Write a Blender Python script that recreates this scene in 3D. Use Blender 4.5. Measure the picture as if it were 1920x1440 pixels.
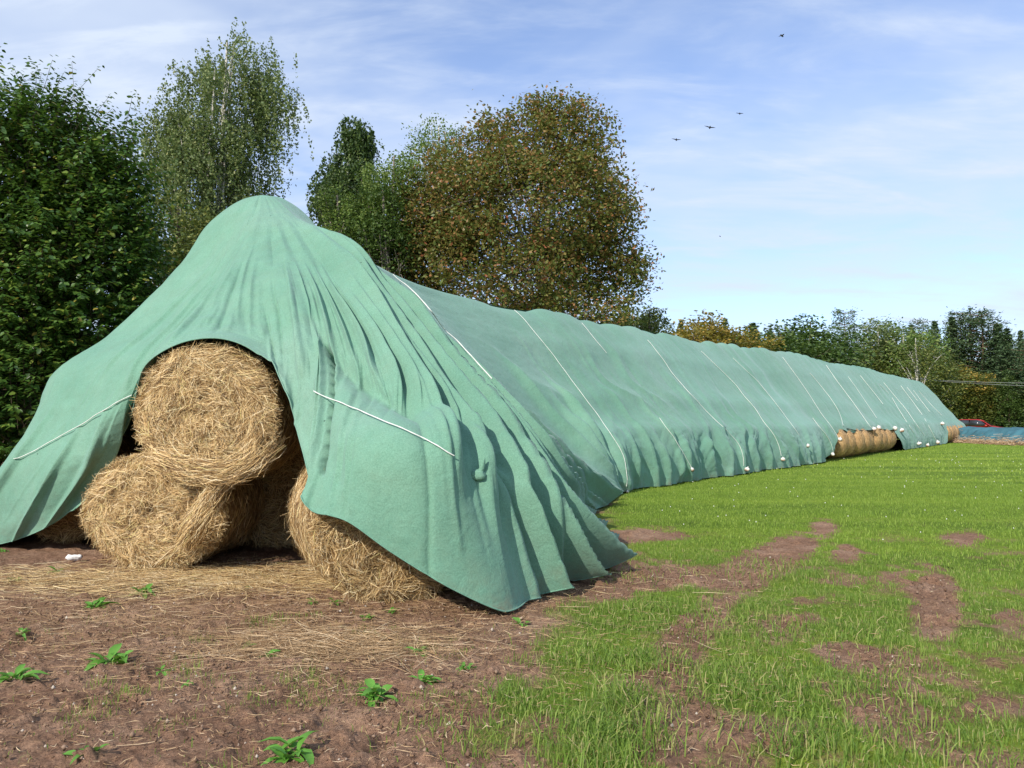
import bpy, math, random
import numpy as np
from mathutils import Vector, Matrix

for o in list(bpy.data.objects):
    bpy.data.objects.remove(o)
sc = bpy.context.scene
COL = sc.collection
random.seed(7)
RNG = np.random.default_rng(11)
R = math.radians

# ------------------------------------------------------------------ camera
F = 1441.0                      # focal length in photo pixels (1920 wide)
EYE = 1.6
PITCH = math.atan(70.0 / F)
cam_d = bpy.data.cameras.new('camera')
cam = bpy.data.objects.new('camera', cam_d)
COL.objects.link(cam)
cam.location = (0, 0, EYE)
cam.rotation_euler = (math.pi / 2 + PITCH, 0, 0)
cam_d.sensor_width = 36
cam_d.lens = 36 * F / 1920
cam_d.clip_end = 6000
sc.camera = cam

# ------------------------------------------------------------------ light
SUN_AZ = R(33)                  # degrees left of straight behind the camera
SUN_EL = R(35)
S = Vector((-math.sin(SUN_AZ) * math.cos(SUN_EL), -math.cos(SUN_AZ) * math.cos(SUN_EL), math.sin(SUN_EL)))
sun_d = bpy.data.lights.new('sun', 'SUN')
sun_d.energy = 4.8
sun_d.angle = R(0.55)
sun_d.color = (1.0, 0.93, 0.82)
sun = bpy.data.objects.new('sun', sun_d)
COL.objects.link(sun)
sun.location = (-20, -20, 40)
sun.rotation_euler = S.to_track_quat('Z', 'Y').to_euler()

world = bpy.data.worlds.new('World')
sc.world = world
world.use_nodes = True
wt = world.node_tree
wt.nodes.clear()
def wn(t, **k):
    n = wt.nodes.new(t)
    for a, b in k.items():
        setattr(n, a, b)
    return n
w_out = wn('ShaderNodeOutputWorld')
w_bg = wn('ShaderNodeBackground')
w_bg.inputs['Strength'].default_value = 0.135
sky = wn('ShaderNodeTexSky', sky_type='NISHITA')
sky.sun_disc = False
sky.sun_elevation = SUN_EL
sky.sun_rotation = math.atan2(S.x, S.y)
sky.air_density = 1.0
sky.dust_density = 0.6
sky.ozone_density = 2.2
tc = wn('ShaderNodeTexCoord')
sep = wn('ShaderNodeSeparateXYZ')
wt.links.new(tc.outputs['Generated'], sep.inputs[0])
# thin cloud sheet: project the direction on a high plane
zc = wn('ShaderNodeMath', operation='MAXIMUM'); zc.inputs[1].default_value = 0.0
wt.links.new(sep.outputs['Z'], zc.inputs[0])
za = wn('ShaderNodeMath', operation='ADD'); za.inputs[1].default_value = 0.22
wt.links.new(zc.outputs[0], za.inputs[0])
dx = wn('ShaderNodeMath', operation='DIVIDE'); dy = wn('ShaderNodeMath', operation='DIVIDE')
wt.links.new(sep.outputs['X'], dx.inputs[0]); wt.links.new(za.outputs[0], dx.inputs[1])
wt.links.new(sep.outputs['Y'], dy.inputs[0]); wt.links.new(za.outputs[0], dy.inputs[1])
cmb = wn('ShaderNodeCombineXYZ')
wt.links.new(dx.outputs[0], cmb.inputs[0]); wt.links.new(dy.outputs[0], cmb.inputs[1])
def cloud(scale, rot, sx, sy, det, lo, hi, off):
    mp = wn('ShaderNodeMapping')
    mp.inputs['Location'].default_value = off
    mp.inputs['Rotation'].default_value = (0, 0, R(rot))
    mp.inputs['Scale'].default_value = (sx, sy, 1)
    wt.links.new(cmb.outputs[0], mp.inputs[0])
    nz = wn('ShaderNodeTexNoise')
    nz.inputs['Scale'].default_value = scale
    nz.inputs['Detail'].default_value = det
    nz.inputs['Roughness'].default_value = 0.58
    nz.inputs['Distortion'].default_value = 0.35
    wt.links.new(mp.outputs[0], nz.inputs['Vector'])
    mr = wn('ShaderNodeMapRange', interpolation_type='SMOOTHSTEP')
    mr.inputs['From Min'].default_value = lo
    mr.inputs['From Max'].default_value = hi
    wt.links.new(nz.outputs['Fac'], mr.inputs['Value'])
    return mr
c1 = cloud(1.1, 35, 1.0, 1.5, 5, 0.30, 0.70, (3.1, 1.7, 0))
c2 = cloud(2.6, 50, 1.0, 3.0, 8, 0.42, 0.78, (0.4, 5.2, 0))
cm = wn('ShaderNodeMath', operation='MULTIPLY_ADD')
wt.links.new(c2.outputs[0], cm.inputs[0]); cm.inputs[1].default_value = 0.44
c1s = wn('ShaderNodeMath', operation='MULTIPLY'); c1s.inputs[1].default_value = 0.62
wt.links.new(c1.outputs[0], c1s.inputs[0]); wt.links.new(c1s.outputs[0], cm.inputs[2])
base_veil = wn('ShaderNodeMath', operation='ADD'); base_veil.inputs[1].default_value = 0.17
base_veil.use_clamp = True
wt.links.new(cm.outputs[0], base_veil.inputs[0])
mixc = wn('ShaderNodeMixRGB')
mixc.inputs['Color2'].default_value = (5.3, 6.05, 7.3, 1)
wt.links.new(base_veil.outputs[0], mixc.inputs['Fac'])
skymul = wn('ShaderNodeMixRGB', blend_type='MULTIPLY'); skymul.inputs['Fac'].default_value = 1
skymul.inputs['Color2'].default_value = (1.30, 1.38, 1.62, 1)
wt.links.new(sky.outputs[0], skymul.inputs['Color1'])
wt.links.new(skymul.outputs[0], mixc.inputs['Color1'])
wt.links.new(mixc.outputs[0], w_bg.inputs['Color'])
wt.links.new(w_bg.outputs[0], w_out.inputs['Surface'])

sc.view_settings.view_transform = 'Standard'
sc.view_settings.look = 'None'
sc.view_settings.exposure = 0.06
sc.view_settings.gamma = 1.0
sc.view_settings.use_curve_mapping = False
sc.render.engine = 'CYCLES'
sc.cycles.max_bounces = 6
sc.cycles.transparent_max_bounces = 8

# ------------------------------------------------------------------ helpers
CP, SP = math.cos(PITCH), math.sin(PITCH)
def at(px, py, Y):
    """world point on the ray of a photo pixel at forward distance Y"""
    x = (px - 960) / F; u = (720 - py) / F
    yc = CP - u * SP; zc_ = SP + u * CP
    s = Y / yc
    return np.array((x * s, Y, EYE + zc_ * s))
def ground_at(px, py, z=0.0):
    x = (px - 960) / F; u = (720 - py) / F
    yc = CP - u * SP; zc_ = SP + u * CP
    s = (z - EYE) / zc_
    return np.array((x * s, yc * s, z))
def proj(P):
    P = np.asarray(P, float)
    dX = P[..., 0]; dY = P[..., 1]; dZ = P[..., 2] - EYE
    d = dY * CP + dZ * SP
    up = -dY * SP + dZ * CP
    d = np.maximum(d, 1e-3)
    return 960 + F * dX / d, 720 - F * up / d

_perm = {}
def vnoise(x, y, seed=0):
    """2-D value noise in [-1,1]"""
    if seed not in _perm:
        _perm[seed] = np.random.default_rng(1000 + seed).uniform(-1, 1, (256, 256))
    T = _perm[seed]
    xi = np.floor(x).astype(np.int64); yi = np.floor(y).astype(np.int64)
    fx = x - xi; fy = y - yi
    fx = fx * fx * (3 - 2 * fx); fy = fy * fy * (3 - 2 * fy)
    a = T[xi & 255, yi & 255]; b = T[(xi + 1) & 255, yi & 255]
    c = T[xi & 255, (yi + 1) & 255]; d = T[(xi + 1) & 255, (yi + 1) & 255]
    return (a * (1 - fx) + b * fx) * (1 - fy) + (c * (1 - fx) + d * fx) * fy
def fbm(x, y, seed=0, octv=4, gain=0.5):
    s = 0; a = 1; t = 0
    for k in range(octv):
        s = s + a * vnoise(x * 2 ** k, y * 2 ** k, seed + k); t += a; a *= gain
    return s / t
def smooth(a, b, x):
    t = np.clip((x - a) / (b - a), 0, 1)
    return t * t * (3 - 2 * t)

def gz(x, y):
    """terrain height"""
    x = np.asarray(x, float); y = np.asarray(y, float)
    r = np.hypot(x, y)
    near = 1 - smooth(14, 40, r)
    z = 0.028 * fbm(x * 0.9, y * 0.9, 50, 3) * near
    z = z + 0.06 * fbm(x * 0.08, y * 0.08, 55, 2) * smooth(6, 25, r)
    return z

def link(o, parent=None):
    COL.objects.link(o)
    if parent is not None:
        o.parent = parent
    return o
def tag(o, label=None, cat=None, group=None, kind=None):
    if label: o['label'] = label
    if cat: o['category'] = cat
    if group: o['group'] = group
    if kind: o['kind'] = kind
    return o
def empty(name, loc=(0, 0, 0), rz=0.0):
    o = bpy.data.objects.new(name, None)
    o.empty_display_size = 0.2
    o.location = loc; o.rotation_euler = (0, 0, rz)
    return link(o)

def np_mesh(name, V, faces, mat=None, parent=None, smooth_sh=False, attr=None, make_obj=True):
    """V (n,3); faces: list of int arrays (m,k)"""
    me = bpy.data.meshes.new(name)
    V = np.asarray(V, np.float32)
    me.vertices.add(len(V))
    me.vertices.foreach_set('co', V.ravel())
    idx = np.concatenate([np.asarray(f, np.int32).ravel() for f in faces])
    cnt = np.concatenate([np.full(len(f), np.asarray(f).shape[1], np.int32) for f in faces])
    st = np.concatenate([[0], np.cumsum(cnt)[:-1]]).astype(np.int32)
    me.loops.add(len(idx))
    me.loops.foreach_set('vertex_index', idx)
    me.polygons.add(len(cnt))
    me.polygons.foreach_set('loop_start', st)
    me.polygons.foreach_set('loop_total', cnt)
    if smooth_sh:
        me.polygons.foreach_set('use_smooth', np.ones(len(cnt), bool))
    if attr:
        for k, v in attr.items():
            a = me.attributes.new(k, 'FLOAT', 'POINT')
            a.data.foreach_set('value', np.asarray(v, np.float32))
    me.update(calc_edges=True)
    me.validate()
    if mat:
        me.materials.append(mat)
    if not make_obj:
        return me
    o = bpy.data.objects.new(name, me)
    return link(o, parent)

def tube_arrays(pts, rad, n=6, cap=True):
    pts = np.asarray(pts, float); m = len(pts)
    rad = np.broadcast_to(np.asarray(rad, float), (m,))
    T = np.gradient(pts, axis=0)
    T /= np.linalg.norm(T, axis=1, keepdims=True) + 1e-9
    ref = np.array((0, 0, 1.0)) if abs(T[0, 2]) < 0.9 else np.array((1.0, 0, 0))
    A = np.cross(T, ref); A /= np.linalg.norm(A, axis=1, keepdims=True) + 1e-9
    B = np.cross(T, A)
    ang = np.linspace(0, 2 * math.pi, n, endpoint=False)
    V = (pts[:, None, :] + rad[:, None, None] * (np.cos(ang)[None, :, None] * A[:, None, :] + np.sin(ang)[None, :, None] * B[:, None, :])).reshape(-1, 3)
    i = np.arange(m - 1)[:, None] * n; j = np.arange(n)[None, :]; j2 = (j + 1) % n
    Fq = np.stack([i + j, i + j2, i + n + j2, i + n + j], -1).reshape(-1, 4)
    return V, Fq
class MB:
    """collects quads / tris into one mesh"""
    def __init__(s): s.V = []; s.Q = []; s.T = []; s.n = 0
    def add(s, V, Q=None, T=None):
        V = np.asarray(V, float)
        if Q is not None and len(Q): s.Q.append(np.asarray(Q) + s.n)
        if T is not None and len(T): s.T.append(np.asarray(T) + s.n)
        s.V.append(V); s.n += len(V)
    def tube(s, pts, rad, n=6):
        V, Q = tube_arrays(pts, rad, n); s.add(V, Q)
    def box(s, c, size, rz=0.0):
        c = np.asarray(c, float); h = np.asarray(size, float) / 2
        P = np.array([(x, y, z) for z in (-1, 1) for x, y in ((-1, -1), (1, -1), (1, 1), (-1, 1))], float) * h
        cr, sr = math.cos(rz), math.sin(rz)
        P = np.stack([P[:, 0] * cr - P[:, 1] * sr, P[:, 0] * sr + P[:, 1] * cr, P[:, 2]], 1) + c
        s.add(P, [(0, 3, 2, 1), (4, 5, 6, 7), (0, 1, 5, 4), (1, 2, 6, 5), (2, 3, 7, 6), (3, 0, 4, 7)])
    def build(s, name, mat, parent=None, smooth_sh=False, make_obj=True):
        fs = []
        if s.Q: fs.append(np.concatenate(s.Q))
        if s.T: fs.append(np.concatenate(s.T))
        return np_mesh(name, np.concatenate(s.V), fs, mat, parent, smooth_sh, make_obj=make_obj)

# ------------------------------------------------------------------ materials
def new_mat(name):
    m = bpy.data.materials.new(name); m.use_nodes = True
    nt = m.node_tree; nt.nodes.clear()
    out = nt.nodes.new('ShaderNodeOutputMaterial')
    b = nt.nodes.new('ShaderNodeBsdfPrincipled')
    nt.links.new(b.outputs[0], out.inputs['Surface'])
    return m, nt, b, out
def nd(nt, t, inputs=None, **k):
    n = nt.nodes.new(t)
    for a, v in k.items(): setattr(n, a, v)
    for a, v in (inputs or {}).items(): n.inputs[a].default_value = v
    return n
def ramp(nt, fac, stops):
    r = nt.nodes.new('ShaderNodeValToRGB')
    e = r.color_ramp.elements
    while len(e) < len(stops): e.new(0.5)
    for k, (p, c) in enumerate(stops):
        e[k].position = p; e[k].color = (*c, 1)
    nt.links.new(fac, r.inputs[0])
    return r
def simple(name, col, rough=0.6, metal=0.0, noise=0.15, scale=8.0, bump=0.0, spec=0.5):
    m, nt, b, out = new_mat(name)
    t = nd(nt, 'ShaderNodeTexCoord')
    n = nd(nt, 'ShaderNodeTexNoise', {'Scale': scale, 'Detail': 5.0})
    nt.links.new(t.outputs['Object'], n.inputs['Vector'])
    c = np.array(col)
    r = ramp(nt, n.outputs['Fac'], [(0.3, tuple(c * (1 - noise))), (0.7, tuple(np.minimum(1, c * (1 + noise))))])
    nt.links.new(r.outputs[0], b.inputs['Base Color'])
    b.inputs['Roughness'].default_value = rough
    b.inputs['Metallic'].default_value = metal
    b.inputs['Specular IOR Level'].default_value = spec
    if bump:
        bp = nd(nt, 'ShaderNodeBump', {'Strength': bump, 'Distance': 0.02})
        nt.links.new(n.outputs['Fac'], bp.inputs['Height'])
        nt.links.new(bp.outputs[0], b.inputs['Normal'])
    return m
def leaf_mat(name, stops, transl=0.35, rough=0.55, spec=0.3, transl_col=(0.25, 0.4, 0.05)):
    """colour differs from leaf to leaf (random per mesh island)"""
    m, nt, b, out = new_mat(name)
    g = nd(nt, 'ShaderNodeNewGeometry')
    r = ramp(nt, g.outputs['Random Per Island'], stops)
    nt.links.new(r.outputs[0], b.inputs['Base Color'])
    b.inputs['Roughness'].default_value = rough
    b.inputs['Specular IOR Level'].default_value = spec
    tr = nd(nt, 'ShaderNodeBsdfTranslucent')
    mx = nd(nt, 'ShaderNodeMixRGB', {'Fac': 0.5, 'Color2': (*transl_col, 1)})
    nt.links.new(r.outputs[0], mx.inputs['Color1'])
    nt.links.new(mx.outputs[0], tr.inputs['Color'])
    ms = nd(nt, 'ShaderNodeMixShader', {0: transl})
    nt.links.new(b.outputs[0], ms.inputs[1]); nt.links.new(tr.outputs[0], ms.inputs[2])
    nt.links.new(ms.outputs[0], out.inputs['Surface'])
    return m

def tarp_material():
    m, nt, b, out = new_mat('green_fleece')
    t = nd(nt, 'ShaderNodeTexCoord')
    big = nd(nt, 'ShaderNodeTexNoise', {'Scale': 0.35, 'Detail': 4.0, 'Roughness': 0.6})
    mid = nd(nt, 'ShaderNodeTexNoise', {'Scale': 3.5, 'Detail': 8.0, 'Roughness': 0.7})
    fine = nd(nt, 'ShaderNodeTexNoise', {'Scale': 90.0, 'Detail': 4.0, 'Roughness': 0.75})
    for n in (big, mid, fine): nt.links.new(t.outputs['Object'], n.inputs['Vector'])
    a = ramp(nt, big.outputs['Fac'], [(0.33, (0.140, 0.292, 0.212)), (0.5, (0.165, 0.325, 0.235)), (0.7, (0.205, 0.345, 0.27))])
    c = ramp(nt, mid.outputs['Fac'], [(0.25, (0.86, 0.88, 0.86)), (0.6, (1.0, 1.0, 1.0)), (0.8, (1.1, 1.06, 1.02))])
    mu = nd(nt, 'ShaderNodeMixRGB', {'Fac': 1.0}, blend_type='MULTIPLY')
    nt.links.new(a.outputs[0], mu.inputs['Color1']); nt.links.new(c.outputs[0], mu.inputs['Color2'])
    f = ramp(nt, fine.outputs['Fac'], [(0.3, (0.70, 0.74, 0.74)), (0.7, (1.22, 1.2, 1.17))])
    mu2 = nd(nt, 'ShaderNodeMixRGB', {'Fac': 1.0}, blend_type='MULTIPLY')
    nt.links.new(mu.outputs[0], mu2.inputs['Color1']); nt.links.new(f.outputs[0], mu2.inputs['Color2'])
    # faded, dustier seams where two sheets overlap
    sa = nd(nt, 'ShaderNodeAttribute', attribute_name='fade')
    mx = nd(nt, 'ShaderNodeMixRGB', {'Color2': (0.22, 0.40, 0.32, 1)})
    nt.links.new(sa.outputs['Fac'], mx.inputs['Fac']); nt.links.new(mu2.outputs[0], mx.inputs['Color1'])
    md = nd(nt, 'ShaderNodeAttribute', attribute_name='mud')
    mdn = nd(nt, 'ShaderNodeTexNoise', {'Scale': 5.0, 'Detail': 8.0, 'Roughness': 0.75}); nt.links.new(t.outputs['Object'], mdn.inputs['Vector'])
    mdr = nd(nt, 'ShaderNodeMapRange', {'From Min': 0.42, 'From Max': 0.68}); nt.links.new(mdn.outputs['Fac'], mdr.inputs['Value'])
    mdm = nd(nt, 'ShaderNodeMath', operation='MULTIPLY', use_clamp=True); nt.links.new(mdr.outputs[0], mdm.inputs[0]); nt.links.new(md.outputs['Fac'], mdm.inputs[1])
    mx3 = nd(nt, 'ShaderNodeMixRGB', {'Color2': (0.20, 0.17, 0.11, 1)})
    nt.links.new(mdm.outputs[0], mx3.inputs['Fac']); nt.links.new(mx.outputs[0], mx3.inputs['Color1'])
    # small dark specks and holes
    vo = nd(nt, 'ShaderNodeTexVoronoi', {'Scale': 1.6, 'Randomness': 1.0}); nt.links.new(t.outputs['Object'], vo.inputs['Vector'])
    vr = nd(nt, 'ShaderNodeMapRange', {'From Min': 0.012, 'From Max': 0.022, 'To Min': 0.8, 'To Max': 0.0}); nt.links.new(vo.outputs['Distance'], vr.inputs['Value'])
    mx4 = nd(nt, 'ShaderNodeMixRGB', {'Color2': (0.02, 0.035, 0.03, 1)})
    nt.links.new(vr.outputs[0], mx4.inputs['Fac']); nt.links.new(mx3.outputs[0], mx4.inputs['Color1'])
    nt.links.new(mx4.outputs[0], b.inputs['Base Color'])
    b.inputs['Roughness'].default_value = 0.9
    b.inputs['Specular IOR Level'].default_value = 0.12
    b.inputs['Sheen Weight'].default_value = 0.2
    b.inputs['Sheen Roughness'].default_value = 0.5
    b.inputs['Sheen Tint'].default_value = (0.75, 0.9, 1.0, 1)
    # weave and small creases
    wr = nd(nt, 'ShaderNodeTexNoise', {'Scale': 7.0, 'Detail': 6.0, 'Roughness': 0.6, 'Distortion': 0.6})
    nt.links.new(t.outputs['Object'], wr.inputs['Vector'])
    bp = nd(nt, 'ShaderNodeBump', {'Strength': 0.35, 'Distance': 0.004})
    nt.links.new(fine.outputs['Fac'], bp.inputs['Height'])
    bp2 = nd(nt, 'ShaderNodeBump', {'Strength': 0.5, 'Distance': 0.03})
    nt.links.new(wr.outputs['Fac'], bp2.inputs['Height']); nt.links.new(bp.outputs[0], bp2.inputs['Normal'])
    nt.links.new(bp2.outputs[0], b.inputs['Normal'])
    return m

def straw_core_material(k=1.0):
    m, nt, b, out = new_mat('straw_core' if k == 1 else 'weathered_core')
    t = nd(nt, 'ShaderNodeTexCoord')
    n1 = nd(nt, 'ShaderNodeTexNoise', {'Scale': 7.0, 'Detail': 9.0, 'Roughness': 0.75})
    mp = nd(nt, 'ShaderNodeMapping', {'Scale': (60, 8, 60)})
    n2 = nd(nt, 'ShaderNodeTexNoise', {'Scale': 1.0, 'Detail': 4.0, 'Roughness': 0.7, 'Distortion': 1.5})
    nt.links.new(t.outputs['Object'], n1.inputs['Vector'])
    nt.links.new(t.outputs['Object'], mp.inputs[0]); nt.links.new(mp.outputs[0], n2.inputs['Vector'])
    ad = nd(nt, 'ShaderNodeMath', {1: 0.5}, operation='MULTIPLY_ADD')
    nt.links.new(n1.outputs['Fac'], ad.inputs[0])
    ml = nd(nt, 'ShaderNodeMath', {1: 0.5}, operation='MULTIPLY')
    nt.links.new(n2.outputs['Fac'], ml.inputs[0]); nt.links.new(ml.outputs[0], ad.inputs[2])
    r = ramp(nt, ad.outputs[0], [(0.36, (0.10 * k, 0.055 * k, 0.022 * k)), (0.5, (0.27 * k, 0.165 * k, 0.07 * k)), (0.66, (0.46 * k, 0.31 * k, 0.15 * k))])
    nt.links.new(r.outputs[0], b.inputs['Base Color'])
    b.inputs['Roughness'].default_value = 0.85
    bp = nd(nt, 'ShaderNodeBump', {'Strength': 0.9, 'Distance': 0.03})
    nt.links.new(ad.outputs[0], bp.inputs['Height']); nt.links.new(bp.outputs[0], b.inputs['Normal'])
    return m

M = {}
M['tarp'] = tarp_material()
M['straw_core'] = straw_core_material()
M['core_old'] = straw_core_material(1.75)
M['straw'] = leaf_mat('straw_stalks', [(0.0, (0.06, 0.03, 0.014)), (0.25, (0.30, 0.175, 0.068)), (0.5, (0.66, 0.45, 0.20)), (0.78, (0.92, 0.70, 0.37)), (0.92, (0.95, 0.80, 0.52)), (1.0, (0.72, 0.62, 0.22))], 0.12, 0.6, 0.3, (0.5, 0.35, 0.12))
M['straw_old'] = leaf_mat('weathered_straw', [(0.0, (0.16, 0.09, 0.045)), (0.4, (0.38, 0.24, 0.12)), (0.8, (0.58, 0.40, 0.22)), (1.0, (0.72, 0.56, 0.36))], 0.1, 0.7, 0.2, (0.4, 0.28, 0.12))
M['rope'] = simple('white_rope', (0.66, 0.68, 0.63), 0.7, noise=0.1, scale=60)
M['dark_rope'] = simple('dark_rope', (0.05, 0.06, 0.05), 0.7, noise=0.1, scale=60)
def sack_mat():
    m, nt, b, out = new_mat('dusty_white_sack')
    t = nd(nt, 'ShaderNodeTexCoord'); sp_ = nd(nt, 'ShaderNodeSeparateXYZ'); nt.links.new(t.outputs['Generated'], sp_.inputs[0])
    n_ = nd(nt, 'ShaderNodeTexNoise', {'Scale': 3.0, 'Detail': 5.0}); nt.links.new(t.outputs['Generated'], n_.inputs['Vector'])
    a_ = nd(nt, 'ShaderNodeMath', {1: 0.7}, operation='MULTIPLY_ADD'); nt.links.new(n_.outputs['Fac'], a_.inputs[0]); nt.links.new(sp_.outputs['Z'], a_.inputs[2])
    r_ = ramp(nt, a_.outputs[0], [(.55, (.26, .15, .09)), (.72, (.50, .38, .30)), (.85, (.66, .64, .60))])
    nt.links.new(r_.outputs[0], b.inputs['Base Color']); b.inputs['Roughness'].default_value = .65
    return m
M['sack'] = sack_mat()
M['plastic'] = simple('white_plastic', (0.78, 0.77, 0.74), 0.45, noise=0.12, scale=30, bump=0.3)
M['weed'] = leaf_mat('weed_leaves', [(0.0, (0.070, 0.196, 0.028)), (0.5, (0.119, 0.308, 0.042)), (1.0, (0.210, 0.434, 0.070))], 0.3, 0.45, 0.4)
M['grass'] = leaf_mat('grass_blades', [(0.0, (0.11, 0.19, 0.035)), (0.35, (0.175, 0.28, 0.05)), (0.65, (0.25, 0.37, 0.07)), (0.84, (0.36, 0.42, 0.11)), (1.0, (0.52, 0.42, 0.22))], 0.45, 0.55, 0.25, (0.35, 0.5, 0.06))
M['grass_lush'] = leaf_mat('lush_grass', [(0.0, (0.145, 0.235, 0.035)), (0.5, (0.23, 0.34, 0.05)), (1.0, (0.36, 0.46, 0.10))], 0.45, 0.55, 0.25, (0.4, 0.55, 0.06))
M['flower'] = simple('white_clover', (0.75, 0.75, 0.68), 0.7, noise=0.05)
M['bark'] = simple('brown_bark', (0.10, 0.075, 0.05), 0.9, noise=0.4, scale=6, bump=0.6)
M['bark_grey'] = simple('grey_bark', (0.20, 0.17, 0.14), 0.9, noise=0.35, scale=6, bump=0.6)
M['bark_pine'] = simple('pine_bark', (0.22, 0.13, 0.08), 0.9, noise=0.35, scale=6, bump=0.6)
M['bark_birch'] = simple('birch_bark', (0.50, 0.47, 0.42), 0.7, noise=0.45, scale=5, bump=0.2)
M['lf_linden'] = leaf_mat('broad_dark_leaves', [(0.0, (0.038, 0.089, 0.016)), (0.45, (0.061, 0.135, 0.024)), (0.85, (0.115, 0.203, 0.034)), (0.97, (0.216, 0.270, 0.041)), (1.0, (0.459, 0.324, 0.068))], 0.28, 0.38, 0.5, (0.12, 0.22, 0.02))
M['lf_birch'] = leaf_mat('birch_leaves', [(0.0, (0.085, 0.135, 0.045)), (0.5, (0.15, 0.205, 0.07)), (0.9, (0.24, 0.28, 0.10)), (1.0, (0.34, 0.34, 0.14))], 0.33, 0.5, 0.4, (0.2, 0.28, 0.06))
M['lf_birch_dark'] = leaf_mat('dark_birch_leaves', [(0.0, (0.034, 0.069, 0.021)), (0.6, (0.063, 0.109, 0.032)), (1.0, (0.149, 0.207, 0.046))], 0.25, 0.5, 0.4, (0.1, 0.2, 0.02))
M['lf_light'] = leaf_mat('light_green_leaves', [(0.0, (0.096, 0.168, 0.036)), (0.5, (0.156, 0.240, 0.054)), (1.0, (0.264, 0.324, 0.084))], 0.35, 0.5, 0.4, (0.2, 0.3, 0.04))
M['lf_rust'] = leaf_mat('rusty_leaves', [(0.0, (0.07, 0.115, 0.025)), (0.38, (0.14, 0.18, 0.04)), (0.64, (0.22, 0.19, 0.05)), (0.85, (0.28, 0.165, 0.06)), (0.97, (0.36, 0.17, 0.07)), (1.0, (0.42, 0.12, 0.06))], 0.32, 0.5, 0.4, (0.3, 0.28, 0.05))
M['lf_yellow'] = leaf_mat('yellowing_leaves', [(0.0, (0.120, 0.132, 0.024)), (0.5, (0.264, 0.228, 0.042)), (1.0, (0.456, 0.288, 0.060))], 0.35, 0.5, 0.3, (0.35, 0.3, 0.04))
M['lf_olive'] = leaf_mat('olive_leaves', [(0.0, (0.061, 0.095, 0.024)), (0.5, (0.121, 0.162, 0.038)), (1.0, (0.257, 0.257, 0.061))], 0.3, 0.5, 0.4, (0.18, 0.22, 0.03))
M['lf_green'] = leaf_mat('mid_green_leaves', [(0.0, (0.040, 0.077, 0.019)), (0.6, (0.075, 0.131, 0.027)), (1.0, (0.138, 0.200, 0.044))], 0.28, 0.5, 0.4, (0.12, 0.2, 0.02))
M['lf_pine'] = leaf_mat('conifer_needles', [(0.0, (0.05, 0.09, 0.04)), (0.6, (0.095, 0.155, 0.065)), (1.0, (0.17, 0.24, 0.11))], 0.2, 0.55, 0.3, (0.08, 0.14, 0.06))

# ------------------------------------------------------------------ ground
def seg_d(px, py, pts):
    """distance to polyline in photo pixels, vertical direction stretched"""
    best = np.full(px.shape, 1e9)
    for (x0, y0, w0), (x1, y1, w1) in zip(pts[:-1], pts[1:]):
        dx_, dy_ = x1 - x0, (y1 - y0) * 2.0
        t = np.clip(((px - x0) * dx_ + (py - y0) * 2.0 * dy_) / (dx_ * dx_ + dy_ * dy_ + 1e-9), 0, 1)
        d = np.hypot(px - x0 - t * dx_, (py - y0) * 2.0 - t * dy_) / (w0 + t * (w1 - w0))
        best = np.minimum(best, d)
    return best
def grassness(X, Y):
    P = np.stack([X, Y, np.zeros_like(X)], -1)
    px, py = proj(P)
    px = np.where(Y < 1.5, 960 + X / np.maximum(Y, 0.3) * F, px)
    n = fbm(X * 1.6 + 3, Y * 1.6, 20, 4, 0.6)
    n2 = fbm(X * 5 + 3, Y * 5, 26, 3, 0.6)
    # border: soil on the left
    bx = np.interp(py, [800, 900, 950, 1050, 1120, 1200, 1300, 1440], [400, 900, 1085, 1120, 1130, 1060, 1010, 960])
    g = smooth(-210, 150, px - bx + n * 150 + n2 * 60)
    def el(cx, cy, rx, ry, s):
        nonlocal g
        d = np.hypot((px - cx) / rx, (py - cy) / ry) + n2 * 0.45 + n * 0.35
        k = np.clip(1.45 - d, 0, 1)
        g = g + s * k
    el(1200, 1003, 70, 14, -1); el(1230, 1082, 150, 20, -1.0); el(1130, 1100, 60, 30, -.8); el(1583, 1042, 30, 14, -.7)
    el(1545, 990, 25, 16, -.7); el(1800, 1008, 40, 12, -.8); el(1753, 1140, 42, 62, -.95); el(1655, 1240, 90, 24, -.85)
    el(1485, 1172, 48, 14, -.7); el(1583, 1228, 48, 18, -.8); el(1400, 1372, 120, 28, -.9); el(1240, 1360, 60, 80, -1)
    el(1625, 1352, 32, 18, -.7); el(1860, 1330, 80, 20, -.5); el(1900, 1180, 40, 25, -.4); el(1680, 1100, 60, 20, -.4)
    d = seg_d(px, py, [(1490, 1025, 40), (1400, 1078, 50), (1330, 1135, 40), (1290, 1190, 45), (1250, 1240, 55), (1225, 1400, 75)])
    g = g - 0.95 * np.clip(1.5 - d - n2 * .4 - n * .3, 0, 1)
    # tufts that stand in the soil
    el(1110, 1225, 85, 32, .9); el(1210, 1238, 42, 26, .9); el(1250, 1140, 85, 26, .9); el(1150, 1375, 60, 70, 1.0)
    el(960, 1310, 28, 40, .75); el(905, 1385, 55, 30, .45); el(770, 1390, 50, 30, .3); el(1050, 1320, 60, 30, .5)
    el(1360, 1110, 50, 12, .6); el(840, 1245, 45, 22, .3); el(780, 1215, 40, 14, .35); el(850, 1120, 160, 14, .15)
    patch = smooth(0.0, 0.42, fbm(X * 1.9, Y * 1.9, 33, 4, 0.65)) * smooth(930, 1100, py) * 0.5
    g = g - patch * (px > 1000)
    return np.clip(g, 0, 1)

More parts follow.
